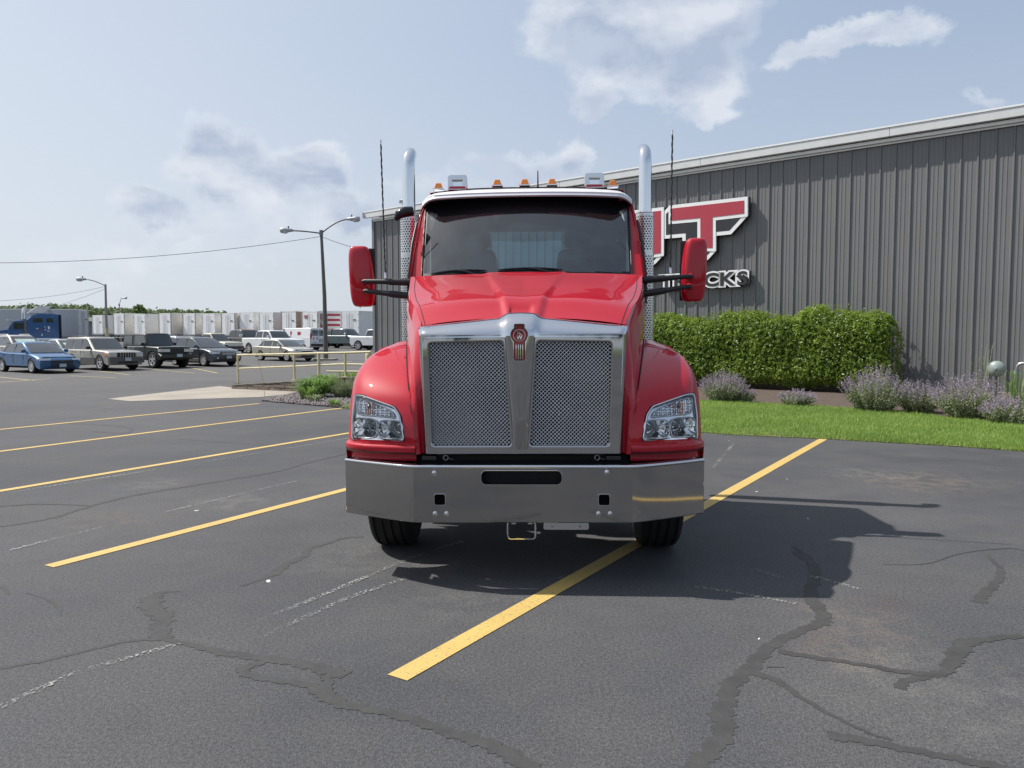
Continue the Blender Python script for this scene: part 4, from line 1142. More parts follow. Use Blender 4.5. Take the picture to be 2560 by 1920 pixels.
def leaves(P_, N_, size, asp=.45, up_bias=.3, rnd=.9, droop=0.0):
    """pointed leaves (two quads folded on the midrib) at P_, roughly facing N_"""
    n = len(P_); d = N_+rng.normal(0, rnd, (n,3)); d[:,2] += up_bias; d /= np.linalg.norm(d, axis=1)[:,None]+1e-9
    t = rng.normal(0, 1, (n,3)); t[:,2] -= droop; t -= d*(t*d).sum(1)[:,None]; t /= np.linalg.norm(t, axis=1)[:,None]+1e-9
    b = np.cross(d, t); s = (size*rng.uniform(.6, 1.25, n))[:,None]
    base = P_-t*s*.5; tip = P_+t*s*.5; ml = P_+b*s*asp*.5+d*s*.07; mr_ = P_-b*s*asp*.5+d*s*.07
    V = np.stack([base, ml, tip, mr_], 1).reshape(-1, 3); Fq = np.arange(n*4).reshape(n, 4); return V, Fq
def blade_np(base, h, lean, w, az):
    """curved 3-level blades: quads up to a narrow tip"""
    n = len(base); dx = np.cos(az); dy = np.sin(az); px, py = -dy, dx
    V = np.zeros((n, 6, 3)); 
    for lv, (f, wf) in enumerate(((0,1),(.55,.8),(1,.12))):
        off = lean*f**1.8; z = h*(f-.18*f*f*(lean/np.maximum(h, 1e-6)))
        cx_ = base[:,0]+dx*off; cy_ = base[:,1]+dy*off
        for sd in (0, 1):
            q = (1 if sd else -1)*w*wf/2
            V[:, lv*2+sd, 0] = cx_+px*q; V[:, lv*2+sd, 1] = cy_+py*q; V[:, lv*2+sd, 2] = base[:,2]+z
    o = np.arange(n)[:,None]*6; Fq = np.concatenate([o+np.array([[0,1,3,2]]), o+np.array([[2,3,5,4]])], 0)
    return V.reshape(-1, 3), Fq
# grass blades
An = np.array([tuple(p) for p in A]); Bn = np.array([tuple(p) for p in B])
n = 125000; f = rng.uniform(0, 1, n); f = f*49; k = np.minimum(f.astype(int), 48); ff = (f-k)[:,None]
a_ = An[k]*(1-ff)+An[k+1]*ff; b_ = Bn[k]*(1-ff)+Bn[k+1]*ff; u_ = rng.uniform(-.012, 1.03, n)[:,None]; base = a_*(1-u_)+b_*u_; base[:,2] = .0+.03*np.clip(u_[:,0]*10, 0, 1)
patch = .5+.5*np.sin(base[:,0]*1.7+np.sin(base[:,1]*2.3)*1.4)*np.cos(base[:,1]*1.9)
h = rng.uniform(.035, .085, n)*(.8+.35*patch); tall = rng.random(n) < .012; h[tall] *= 1.9
V, Fq = blade_np(base, h, rng.uniform(0, .05, n), rng.uniform(.006, .011, n), rng.uniform(0, 6.28, n))
o = mesh_np('grass', V, Fq, grass_leaf); tag(o, 'mown green lawn strip between the asphalt and the flower bed', 'grass', kind='stuff')
m = MB()
dry = mat('dry_thatch', (.34,.27,.15), .9, var=.3, vs=8)
ribbon([Vector((p.x, p.y+.01, 0)) for p in A[::4]], .05, .012, dry, 'thatch_edge', parent=lawn, jit=.9, n=160)
# hedges
def hedge(name, u0, u1, lab, hgt, seed, thick=1.25, out_=1):
    r_ = np.random.default_rng(seed)
    t0, t1 = on_wall(u0, 800, .9)[0], on_wall(u1, 800, .9)[0]
    root = empty(name, C0+wd*((t0+t1)/2)+wn*.95, angw); tag(root, lab, 'shrub', 'clipped hedge along the wall')
    L_ = (t1-t0)/2; n = int(2*L_*6400)
    # surface of a rounded box with lumps
    th = r_.uniform(0, 1, n); P_ = []
    x = r_.uniform(-1, 1, n); side = r_.random(n)
    y = np.where(side < .62, -1.0, r_.uniform(-1, 1, n)); z = np.where(side < .62, r_.uniform(0.0, 1, n), 1.0)
    endm = side > .90; x = np.where(endm, np.sign(x), x); z = np.where(endm, r_.uniform(0, 1, n), z); y = np.where(endm, r_.uniform(-1, 1, n), y)
    # round the edges
    v = np.stack([x*L_, y*thick/2, (z-.5)*hgt], 1); box = np.array([L_, thick/2, hgt/2]); rr_ = .58
    q = np.clip(v, -(box-rr_), box-rr_); dl = v-q; nl = np.linalg.norm(dl, axis=1)[:,None]+1e-9; nrm = dl/nl; v = q+nrm*rr_
    lump = .045*np.sin(v[:,0]*3.1+seed)*np.sin(v[:,2]*2.7+1)+.03*np.sin(v[:,0]*7.3+5*v[:,2])+.03*np.sin(v[:,0]*13+v[:,2]*11)*np.sin(v[:,2]*17-v[:,0]*5)
    toplump = (.10*np.sin(v[:,0]*2.1+seed*2)+.05*np.sin(v[:,0]*6.0))*(v[:,2] > 0)*(v[:,2]/hgt*2)
    dep = r_.exponential(.07, n)-.06+r_.normal(0, .025, n)+.10*np.maximum(0, np.sin(v[:,0]*19+3*np.sin(v[:,2]*7))*np.sin(v[:,2]*16+2*np.sin(v[:,0]*9)))
    v = v+nrm*(lump-dep)[:,None]; v[:,2] += hgt/2+.04+toplump
    endk = np.clip((np.abs(v[:,0])-(L_-.75))/.75, 0, 1)*(v[:,0]*out_ > 0); v[:,2] -= .34*endk**2*(v[:,2]/hgt)**2
    under = v[:,2] < .45; v[under,1] += (.45-v[under,2])*.6
    if sgn > 0: v[:,1] *= -1; nrm[:,1] *= -1
    V, Fq = leaves(v, nrm, .092, .46, .25, .8, .4)
    # sprigs standing out of the top
    ns = int(2*L_*34); sx_ = r_.uniform(-L_+.45, L_-.45, ns); sv = []
    for q in range(ns):
        yy = r_.uniform(-.5, .5)*thick; hh = abs(r_.normal(0, .11))+.05
        for j in range(9): sv.append((sx_[q]+r_.normal(0, .02)+hh*.3*j/9, yy+r_.normal(0, .02), hgt+.06+.1*math.sin(sx_[q]*2.1+seed*2)+hh*j/9))
    sv = np.array(sv); V2, F2 = leaves(sv, np.tile([0,0,1.0], (len(sv),1)), .065, .42, .1, .9, -.8)
    mesh_np('foliage', np.concatenate([V, V2]), np.concatenate([Fq, F2+len(V)]), hedge_leaf, root)
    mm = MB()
    mm.box((0, 0, hgt*.50+.08), (2*L_-.55, thick-.62, hgt-.55)); mm.build('dark_core', hedge_dark, root, bevel=.15)  # solid core block, the hedge's inner shade put into its dark colour
    for q in range(max(2, int(L_*1.4))):
        xx = lerp(-L_*.8, L_*.8, q/(max(1, int(L_*1.4)-1))); mm = MB(); mm.tube([(xx,0,0),(xx+.05,0,.5)], [.03,.02], 6); mm.build('stem', bark, root)
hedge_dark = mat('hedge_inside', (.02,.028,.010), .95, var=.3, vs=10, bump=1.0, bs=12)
hedge('hedge_shrub', 1385, 1752, 'left section of the clipped green hedge, beside the truck fender', 2.27, 3, 1.25, -1)
hedge('hedge_shrub', 1712, 1942, 'right section of the clipped green hedge, standing slightly taller', 2.35, 8)
# catmint
def catmint(u, v, wd_, hgt, lab, n_st, seed, grey=False):
    r_ = np.random.default_rng(seed); p = G(u, v, .04); root = empty('catmint', p); tag(root, lab, 'flowering plant', 'catmint clumps in the bed')
    Vl, Nl, Vf, stems = [], [], [], MB()
    for k in range(n_st):
        a = r_.uniform(0, 6.28); rad = wd_*.5*math.sqrt(r_.random()); hh = hgt*(1-.45*(rad/(wd_*.5))**2)*r_.uniform(.75, 1.1)
        bx, by = math.cos(a)*rad*.35, math.sin(a)*rad*.35; tx, ty = math.cos(a)*rad, math.sin(a)*rad
        for j in range(26):
            f = j/25; px, py, pz = lerp(bx, tx, f**.8), lerp(by, ty, f**.8), hh*f
            if f < .70: 
                for q in range(2): Vl.append((px+r_.normal(0,.025), py+r_.normal(0,.025), pz+r_.normal(0,.02)))
            else:
                for q in range(2): Vf.append((px+r_.normal(0,.014), py+r_.normal(0,.014), pz))
        if k % 4 == 0: stems.tube([(bx,by,0),(tx,ty,hh)], .003, 3, cap=False)
    Vl = np.array(Vl); V, Fq = leaves(Vl, np.tile([0,-.3,.6], (len(Vl),1)), .045, .6, .2, .9); mesh_np('foliage', V, Fq, mint_leaf, root)
    Vf = np.array(Vf); V, Fq = leaves(Vf, np.tile([0,-.3,.3], (len(Vf),1)), .026, .8, .1, 1.0); mesh_np('flower_spikes', V, Fq, mint_flower if not grey else mint_leaf, root)
    stems.build('stems', mint_leaf, root)
catmint(1562,866,1.35,.80,'purple flowering catmint close to the right headlight, in front of the hedge',230,1)
catmint(1605,868,.7,.42,'low purple catmint spilling beside the first tall clump',70,11)
catmint(1722,876,1.0,.42,'smallest catmint clump, below the middle of the hedge',120,2)
catmint(1890,888,1.55,1.0,'tall purple catmint at the right end of the hedge',260,3)
catmint(1985,890,1.2,.68,'spreading catmint between the two tall clumps',170,4)
catmint(2090,903,1.5,.92,'broad catmint in front of the gas regulator',240,5)
catmint(2175,915,1.0,.55,'catmint at the right edge below the gas pipe',130,6)
catmint(742,858,.75,.52,'grey-green catmint beside the daylilies, left of the truck',120,7,True)
catmint(765,850,.6,.5,'grey-green catmint half hidden by the red fender',80,9,True)
# weeds near the gas pipe
def tuft(name, u, v, n_, hgt, spread, lab, cat, mt, seed, z=.03, group=None, wdt=.016):
    r_ = np.random.default_rng(seed); p = G(u, v, z)
    az = r_.uniform(0, 6.28, n_); base = np.stack([np.cos(az)*r_.uniform(0, spread*.35, n_), np.sin(az)*r_.uniform(0, spread*.35, n_), np.zeros(n_)], 1)
    hh = hgt*r_.uniform(.55, 1.05, n_)
    # four-level arching blades
    V = np.zeros((n_, 10, 3)); lean = spread*r_.uniform(.15, .75, n_); wv = wdt*r_.uniform(.7, 1.2, n_)
    for lv, (f, wf, zf) in enumerate(((0,.7,0),(.3,1,.55),(.6,.9,.92),(.85,.6,.97),(1,.08,.80))):
        cx_ = base[:,0]+np.cos(az)*lean*f**1.5; cy_ = base[:,1]+np.sin(az)*lean*f**1.5; zz = hh*(zf if True else f)
        for sd in (0, 1):
            q = (1 if sd else -1)*wv*wf/2; V[:,lv*2+sd,0] = cx_-np.sin(az)*q; V[:,lv*2+sd,1] = cy_+np.cos(az)*q; V[:,lv*2+sd,2] = zz
    o4 = np.arange(n_)[:,None]*10; Fq = np.concatenate([o4+np.array([[a,a+1,a+3,a+2]]) for a in (0,2,4,6)], 0)
    o = mesh_np(name, V.reshape(-1,3), Fq, mt); o.location = p; tag(o, lab, cat, group); return o
tuft('wild_grass', 2195, 890, 60, .95, .7, 'tall wild grass growing around the gas pipe', 'grass clump', lily_leaf, 21, wdt=.012)
tuft('wild_grass', 2120, 868, 26, 1.5, .5, 'thin tall grass stems standing left of the gas regulator', 'grass clump', mint_leaf, 22, wdt=.010)
tuft('daylily', 680, 858, 380, .52, .80, 'large clump of arching green daylily leaves, nearest the concrete pad', 'plant', lily_leaf, 31, group='daylily clumps in the gravel bed', wdt=.028)
tuft('daylily', 702, 850, 260, .56, .75, 'green daylily clump behind the largest one, against the block wall', 'plant', lily_leaf, 32, group='daylily clumps in the gravel bed', wdt=.028)
tuft('daylily', 665, 862, 160, .36, .6, 'low front part of daylilies at the gravel edge', 'plant', lily_leaf, 36, group='daylily clumps in the gravel bed', wdt=.024)
tuft('daylily', 755, 838, 260, .52, .7, 'green daylily clump next to the red fender, under the yellow bollard', 'plant', lily_leaf, 33, group='daylily clumps in the gravel bed', wdt=.028)
tuft('small_weed', 680, 868, 80, .20, .35, 'small pale green weed in front of the daylilies', 'weed', mint_leaf, 34, wdt=.02)
tuft('small_weed', 722, 876, 60, .16, .35, 'small weed near the grass at the gravel corner', 'weed', lily_leaf, 35, wdt=.02)
# ---- left planting bed, gravel, pad
gp_ = [(568,867),(640,850),(700,843),(780,838),(900,842),(900,905),(800,890),(740,882),(650,874),(600,870)]
gpoly = [G(*p) for p in gp_]
m = MB(); m.add([Vector((p.x, p.y, .012)) for p in gpoly], [tuple(range(len(gpoly)))[::-1]]); gb = m.build('gravel_bed', mulch, normals=True); tag(gb, kind='structure')
def in_poly(x, y, P_):
    c = np.zeros(len(x), bool)
    for i in range(len(P_)):
        a, b = P_[i-1], P_[i]; cond = ((a.y > y) != (b.y > y)) & (x < (b.x-a.x)*(y-a.y)/((b.y-a.y) or 1e-9)+a.x); c ^= cond
    return c
def scatter_rocks(name, poly, n_, s0, s1, mt, lab, seed):
    r_ = np.random.default_rng(seed); xs = [p.x for p in poly]; ys = [p.y for p in poly]
    x = r_.uniform(min(xs), max(xs), n_*3); y = r_.uniform(min(ys), max(ys), n_*3); k = in_poly(x, y, poly); x, y = x[k][:n_], y[k][:n_]; n2 = len(x)
    octv = np.array([(1,0,0),(0,1,0),(-1,0,0),(0,-1,0),(0,0,1),(0,0,-.4)])*1.0; of = np.array([(0,1,4),(1,2,4),(2,3,4),(3,0,4),(1,0,5),(2,1,5),(3,2,5),(0,3,5)])
    s = r_.uniform(s0, s1, (n2,1,1))*r_.uniform(.5, 1.2, (n2,1,3)); V = octv[None]*s*(1+r_.uniform(-.3, .3, (n2,6,3)))
    a = r_.uniform(0, 6.28, n2)[:,None]; X = V[:,:,0]*np.cos(a)-V[:,:,1]*np.sin(a); Y = V[:,:,0]*np.sin(a)+V[:,:,1]*np.cos(a)
    V = np.stack([X+x[:,None], Y+y[:,None], V[:,:,2]+.018], 2).reshape(-1,3); Fq = (np.arange(n2)[:,None,None]*6+of[None]).reshape(-1,3)
    o = mesh_np(name, V, Fq, mt, k=3); tag(o, lab, 'gravel', kind='stuff'); return o
rock_m = mat('purple_gravel', (.17,.145,.15), .85, var=.5, vs=12)
scatter_rocks('gravel', gpoly, 7000, .025, .06, rock_m, 'purplish decorative gravel around the daylilies', 41)
chip_m = mat('bark_chips', (.12,.085,.065), .9, var=.5, vs=15)
bp_ = [Vector(p) for p in bedp[::4]]+[C0+wd*lerp(14, 27, k/6)+wn*.2 for k in range(7)][::-1]
scatter_rocks('bark_mulch', bp_, 9000, .012, .032, chip_m, 'brown bark mulch under the hedge and catmint', 42)
n = 5000; gx = [G(*p) for p in ((745,884),(800,892),(900,905),(900,880),(770,873),(735,879))]
xs = rng.uniform(-4.6, -1.5, n*2); ys = rng.uniform(14, 20, n*2); k = in_poly(xs, ys, gx); xs, ys = xs[k], ys[k]; base = np.stack([xs, ys, np.full(len(xs), .01)], 1)
V, Fq = blade_np(base, rng.uniform(.04, .11, len(xs)), rng.uniform(0, .05, len(xs)), rng.uniform(.008, .013, len(xs)), rng.uniform(0, 6.28, len(xs)))
o = mesh_np('grass_patch', V, Fq, grass_leaf); tag(o, 'small grass patch at the gravel corner left of the truck', 'grass', kind='stuff')
pad = [G(*p) for p in ((232,862),(475,834),(505,838),(645,846),(760,840),(660,849),(560,858),(280,867))]
m = MB(); m.add([Vector((p.x, p.y, .006)) for p in pad], [tuple(range(len(pad)))]); pd = m.build('concrete_pad', concrete, normals=True); tag(pd, kind='structure')
pad2 = [GS(*p) for p in ((700,801),(800,787),(900,780),(900,800),(790,804))]
m = MB(); m.add([Vector((p.x, p.y, .03)) for p in pad2], [tuple(range(len(pad2)))]); pd = m.build('concrete_apron', concrete, normals=True); tag(pd, kind='structure')
# ---- block retaining wall
w0 = G(507, 839.5); w1 = Vector((-4.3, 22.56, 0)); wdir = (w1-w0).normalized(); wlen = (w1-w0).length; wnrm = Vector((-wdir.y, wdir.x, 0)); wnrm = wnrm if wnrm.y > 0 else -wnrm
rw = empty('retaining_wall', w0, math.atan2(wdir.y, wdir.x)); tag(rw, 'low brown block retaining wall under the yellow railing', 'wall')
block_m = [mat('block_a', (.19,.155,.125), .9, var=.2, vs=6, bump=.4), mat('block_b', (.15,.125,.105), .9, var=.2, vs=6, bump=.4), mat('block_c', (.22,.185,.155), .9, var=.2, vs=6, bump=.4)]
def wtop(x): return interp([(0,.15),(2.5,.33),(4.2,.47),(6,.56)], x)
bh = .092; bmesh_ = [None, None, None]
for row in range(6):
    x = -.2+(.2 if row % 2 else 0)
    while x < wlen:
        xa, xb = max(0, x), min(wlen, x+.46)
        if xb-xa > .05:
            za = row*bh; zb_ = min((row+1)*bh, wtop(xa)-.03)
            if zb_-za > .02:
                m = MB(); m.box(((xa+xb)/2, random.uniform(-.008,.008), (za+zb_)/2),(xb-xa-.012, .28, zb_-za-.010)); m.build('block', random.choice(block_m), rw, bevel=.008, seg=1)
        x += .46
m = MB(); m.add([(0,.0,0),(wlen,.0,0),(wlen,.0,wtop(wlen)-.06),(0,.0,wtop(0)-.06),(0,.12,0),(wlen,.12,0),(wlen,.12,wtop(wlen)-.06),(0,.12,wtop(0)-.06)],[(0,1,2,3),(4,5,6,7),(3,2,6,7)]); m.build('mortar_core', block_m[1], rw)
m = MB()
capr = [[(x, -.15, wtop(x)-.03) for x in (0,2.5,4.2,wlen)],[(x, -.15, wtop(x)) for x in (0,2.5,4.2,wlen)],[(x, .15, wtop(x)) for x in (0,2.5,4.2,wlen)],[(x, .15, wtop(x)-.03) for x in (0,2.5,4.2,wlen)]]
m.grid(capr, closed=False); m.build('cap_stone', concrete, rw)
# railing
rail_m = mat('railing_yellow', (.52,.46,.27), .5, var=.12, vs=5)
rl = empty('railing', w0, math.atan2(wdir.y, wdir.x)); tag(rl, 'pale yellow pipe railing on the low block wall', 'railing')
def xcol(u):
    d = ray(u, 800); k = (w0.y*d.x/d.y-w0.x)/(wdir.x-wdir.y*d.x/d.y); return k
tops = []
for u_, vt in ((514,767),(636,764.5),(689,763),(746,762)):
    k = xcol(u_); p = w0+wdir*k; zt_ = H+(ray(u_, vt).z/ray(u_, vt).y)*p.y; tops.append((k, zt_))
    m = MB(); m.tube([(k,0,wtop(k)-.02),(k,0,zt_)], .042 if u_ == 689 else .034, 10); m.build('post', rail_m, rl, smooth=60)
    m = MB(); m.box((k,0,wtop(k)+.008),(.2,.16,.016)); m.build('base_plate', dark_chrome if u_ == 514 else rail_m, rl)
m = MB(); m.tube([(k-.02 if i == 0 else k, 0, z) for i, (k, z) in enumerate(tops)]+[(wlen+.2, 0, tops[-1][1]+.03)], .032, 10); m.build('top_rail', rail_m, rl, smooth=60)
m = MB(); m.tube([(k, 0, lerp(wtop(k), z, .53)) for k, z in tops]+[(wlen+.2, 0, lerp(wtop(wlen), tops[-1][1], .5))], .026, 8); m.build('mid_rail', rail_m, rl, smooth=60)
m = MB(); m.tube([(tops[2][0],.35,.62),(wlen+.2,.9,.62)], .026, 8); m.build('lower_rail', rail_m, rl, smooth=60)
bo = GS(797, 806); o = MB().lathe([(.11,0),(.11,.86),(.10,.92),(.06,.965),(.0001,.98)], 18).build('bollard', rail_m, smooth=50, loc=WD(797, 806, 24.5)); o.location.z = 0.05
o.scale = (1,1,1.2); tag(o, 'round-topped yellow bollard at the end of the railing beside the fender', 'bollard')
# thin marker rod
pr = G(572, 858); o = MB().tube([(0,0,0),(-.06,.05,.5),(-.28,.2,1.25)], .006, 5).build('marker_rod', dry, loc=pr); tag(o, 'thin leaning marker rod at the edge of the concrete pad', 'rod')
# ================================================================== PARKED VEHICLES
def carpaint(name, col, metal=.35, rough=.35):
    return mat(name, col, rough, metal, coat=.9, var=.03, coat_rough=.05)
p_blue = carpaint('blue_metallic', (.014,.10,.25)); p_silver = carpaint('silver_beige', (.42,.40,.355)); p_cladding = mat('grey_cladding', (.10,.10,.098), .55, var=.05)
p_green = carpaint('dark_green_black', (.018,.024,.019), .2); p_graphite = carpaint('graphite', (.055,.062,.075)); p_gold = carpaint('champagne', (.44,.42,.345))
p_brown = carpaint('dark_brown_grey', (.05,.047,.04)); p_white = carpaint('white_paint', (.70,.72,.73), .0, .35); p_slate = carpaint('slate_blue', (.095,.125,.135)); p_cream = carpaint('cream_beige', (.52,.49,.37), .1)
p_ltsilver = carpaint('light_silver', (.45,.50,.53)); p_semi = carpaint('semi_blue', (.018,.095,.26), .1); p_seagreen = carpaint('pale_sage', (.30,.34,.33))
plate_m = mat('plate_blue_white', (.42,.50,.56), .4, var=.15, vs=20); lampclear = mat('lamp_clear', (.62,.64,.66), .12, .4, coat=.8, var=.15, vs=12); lampred = mat('lamp_red', (.32,.015,.02), .2, coat=.8)
rimsilver = mat('rim_silver', (.62,.62,.63), .3, .35, var=.05); shade_m = mat('sunshade', (.42,.55,.50), .5, var=.4, vs=4)
WM = {}
def wheel_meshes(r, w, spokes, rimcol):
    key = (r, w, spokes, rimcol.name)
    if key in WM: return WM[key]
    Mx = Matrix.Rotation(R(90), 3, 'Y'); t = MB()
    t.lathe([(r*.70,-w/2),(r*.8,-w/2*1.03),(r*.95,-w/2*.95),(r,-w*.36),(r,w*.36),(r*.95,w/2*.95),(r*.8,w/2*1.03),(r*.70,w/2),(r*.68,w*.2),(r*.68,-w*.3)], 28, Mx)
    d = MB(); d.lathe([(.0001,w*.16),(r*.68,w*.16),(r*.68,-w*.3)], 24, Mx)
    k = MB(); k.lathe([(r*.60,w*.30),(r*.63,w*.47),(r*.72,w*.50),(r*.725,w*.44)], 28, Mx); k.lathe([(.0001,w*.42),(r*.14,w*.41),(r*.16,w*.3)], 14, Mx)
    for i in range(spokes):
        a = 2*math.pi*i/spokes; Rm = Matrix.Rotation(a, 3, 'X')
        k.box(Rm @ Vector((w*.36, 0, r*.37)), (w*.12, r*(.20 if spokes < 8 else .10), r*.56), M=Rm)
    WM[key] = (t.mesh('tyre', rubber, 40), d.mesh('brake_disc', dark_chrome, 40), k.mesh('rim', rimcol, 35)); return WM[key]
def add_wheel(root, x, y, r, w, spokes, rimcol, z=None):
    tm, dm, km = wheel_meshes(r, w, spokes, rimcol)
    o = bpy.data.objects.new('wheel', tm); COL.objects.link(o); o.parent = root; o.location = (x, y, r if z is None else z)
    for nm, me in (('brake_disc', dm), ('rim', km)):
        q = bpy.data.objects.new(nm, me); COL.objects.link(q); q.parent = o
        if x < 0: q.rotation_euler = (0, 0, math.pi)
def vehicle(name, loc, phi, lab, cat, S, group='cars and pickups parked in the far lot'):
    """local +y forward. S: L,W,hb(belt),hr(roof),gc; wheels yf,yr,r; cab polygon; etc."""
    root = empty(name, loc, math.pi+R(phi)); tag(root, lab, cat, group)
    L, W = S['L'], S['W']; w = W/2; yf, yr, r = S['yf'], S['yr'], S['r']; gc = S.get('gc', .22); paint = S['paint']
    top = S['top']            # [(y, z)...] rear to front: tail, deck, belt, hood, nose
    ra = r*1.17; base = gc
    def arch(yc): return [(yc+ra*math.cos(a), max(base, r*.98+ra*math.sin(a)*.98)) for a in [R(x) for x in range(0, 181, 15)]]
    bot = []
    yF, yR = L/2, -L/2
    bot += [(yF-.10, base+.02)]+arch(yf)+arch(yr)+[(yR+.12, base+.06)]
    poly = list(top)+[(yF-.02, base+.16)]+bot+[(yR+.02, base+.25)]
    m = MB(); fr = [-1,-.992,-.965,-.90,-.6,0,.6,.90,.965,.992,1]; rows = []
    plan = S.get('plan', .045)
    for f in fr:
        a = abs(f); row = []
        for i, (y, z) in enumerate(poly):
            yy = y*(1-plan*a**4) if abs(y) > L*.33 else y
            zz = z
            if i < len(top): zz = z-.020*a**2-.055*max(0, (a-.9)/.1)**2
            # sides tuck in below and above the shoulder
            tuck = .035*max(0, (.55-z)/.4)+.05*max(0, (z-.85*S['hb'])/.4)
            x = f*(w-tuck*a**3) if a > .5 else f*w
            row.append((x, yy, zz))
        rows.append(row)
    m.grid(rows, closed=True)
    n = len(poly); m.f.append(tuple(range(n))); m.m.append(0); o_ = len(m.v)-n; m.f.append(tuple(range(o_, o_+n))[::-1]); m.m.append(0)
    m.build('body', paint, root, smooth=38, normals=True)
    m = MB(); m.box((0,0,(base+S['hb']*.75)/2+.05),(W*.80,L*.9,S['hb']*.62-base*.3)); m.build('underbody', dark, root)
    if 'clad' in S:
        m = MB(); hc = S['clad']
        for s in (-1, 1):
            m = MB(); m.box((s*(w-.002), (yf+yr)/2, (base+hc)/2+.02),(.05, (yf-yr)-2*ra+.02, hc-base)); m.build('side_cladding', S.get('cladm', p_cladding), root, bevel=.015)
    # cabin
    cab = S['cab']; z0, z1 = S['hb']-.03, S['hr']; (r0, r1, f1, f0) = cab; w0, w1 = S.get('w0', w*.94), S.get('w1', w*.74)
    cp = [(r0, z0), (lerp(r0, r1, .6), lerp(z0, z1, .64)), (r1, z1-.055), (r1+.22*(f1-r1), z1-.008), (lerp(r1, f1, .55), z1), (f1-.10*(f1-r1), z1-.012), (f1, z1-.05), (lerp(f1, f0, .5), lerp(z1-.05, z0, .47)), (f0, z0)]
    if S.get('boxy'): cp = [(r0, z0), (r1, z1-.03), (r1+.05, z1), (f1-.06, z1), (f1, z1-.04), (f0, z0)]
    def xw(z): return lerp(w0, w1, max(0, min(1, (z-z0)/(z1-z0))))
    rows = []; m = MB()
    for f in (-1,-.985,-.93,-.5,0,.5,.93,.985,1):
        a = abs(f); rows.append([(f*xw(z)*(1 if a < .99 else 1), y*1-(.10*a**4*(1 if y > (f1+r1)/2 else -.6) if i not in (0, len(cp)-1) else .12*a**4*(1 if i else -1)), z-(.05*max(0, (a-.9)/.1)**2 if z > z1-.1 else 0)-(.02*a*a if z > z1-.1 else 0)) for i, (y, z) in enumerate(cp)])
    m.grid(rows, closed=True); n = len(cp); m.f.append(tuple(range(n))); m.m.append(0); o_ = len(m.v)-n; m.f.append(tuple(range(o_, o_+n))[::-1]); m.m.append(0)
    m.build('cabin', S.get('roofm', paint), root, smooth=40, normals=True)
    # slopes for clipping of windows
    def edge_f(z): 
        pts = sorted([(zz, yy) for yy, zz in cp if yy >= (f1 if S.get('boxy') else f1)-1e-6]); return interp(pts, z)
    def edge_r(z):
        pts = sorted([(zz, yy) for yy, zz in cp if yy <= r1+1e-6]); return interp(pts, z)
    gl = S.get('glass', carglass); zb_, zt_ = z0+.06, z1-.115
    cuts = S['cuts']          # [(ya, yb)] side windows along the length
    for s in (-1, 1):
        for (ya, yb) in cuts:
            P_ = []
            for k in range(4):
                z = lerp(zb_, zt_, k/3); P_.append((min(yb, edge_f(z)-.14), z))
            for k in range(4):
                z = lerp(zt_, zb_, k/3); P_.append((max(ya, edge_r(z)+.13), z))
            if P_[3][0]-P_[4][0] < .05: 
                P_ = [p for p in P_]; 
            P_ = [p for p in P_ if True]; q = MB()
            q.prism(P_, lambda a, b, d: (s*(xw(b)+d), a, b), -.004, .010); q.build('side_window', gl, root, normals=True)
    def glass_face(edge, sign, nm, mt=gl, zlo=.05, zhi=.085, wf=.90):
        q = MB(); rws = []
        for k in range(6):
            z = lerp(z0+zlo, z1-zhi, k/5); ye = edge(z)
            rws.append([(f*xw(z)*wf, ye+sign*(.020-.11*abs(f*wf)**4+.004), z) for f in (-1,-.7,-.35,0,.35,.7,1)])
        q.grid(rws); q.build(nm, mt, root, smooth=60)
    glass_face(edge_f, 1, 'windshield')
    if S.get('shade'):
        q = MB(); rws = [[(lerp(-.62, .62, f)*xw(z0), edge_f(lerp(z0+.07, z1-.2, k))+.036-.10*abs(lerp(-.62,.62,f))**4, lerp(z0+.07, z1-.2, k)) for f in [j/6 for j in range(7)]] for k in (0, .5, .9)]; q.grid(rws); q.build('windshield_sunshade', shade_m, root)
    if S.get('rear_glass', True): glass_face(edge_r, -1, 'rear_window')
    # wheels
    for x in (-1, 1):
        for y in (yf, yr): add_wheel(root, x*(w-S.get('tw', .225)/2+.012), y, r, S.get('tw', .225), S.get('spokes', 5), S.get('rim', rimsilver))
    # nose
    ny = yF; face = S.get('face', (.50, .78)); pf = lambda x: -plan*yF*abs(x/w)**4
    def nose(nm, x0, x1, za, zb2, mt, dy=.012, slope=0.0, n_=8):
        q = MB(); rws = []
        for z in (za, zb2):
            rws.append([(lerp(x0, x1, k/n_), ny+pf(lerp(x0, x1, k/n_))+dy-slope*(z-za)-S.get('rake', .10)*max(0, z-face[0]), z) for k in range(n_+1)])
        back = [[(x, y-.08, z) for x, y, z in r_] for r_ in rws]
        q.grid([back[0], rws[0], rws[1], back[1]]); 
        q.f.append(tuple([0, n_+1, 2*(n_+1), 3*(n_+1)])); q.m.append(0); q.f.append(tuple([n_, 2*n_+1, 3*n_+2, 4*n_+3])); q.m.append(0)
        return q.build(nm, mt, root, normals=True)
    g0, g1, gw = S.get('grille', (.50, .64, .5))
    nose('grille', -gw, gw, g0, g1, S.get('grillem', black), .014)
    for k in range(S.get('bars', 0)):
        z = lerp(g0, g1, (k+1)/(S['bars']+1)); nose('grille_bar', -gw*.97, gw*.97, z-.012, z+.012, rimsilver, .028)
    for k in range(S.get('slots', 0)):
        x = lerp(-gw, gw, (k+.5)/S['slots']); q = nose('grille_slat', x+gw/S['slots']*.55, x+gw/S['slots']*1.0, g0-.01, g1+.01, paint, .03, n_=1) if k < S['slots']-1 else None
    h0, h1, hx0 = S.get('lamp', (.62, .74, .58))
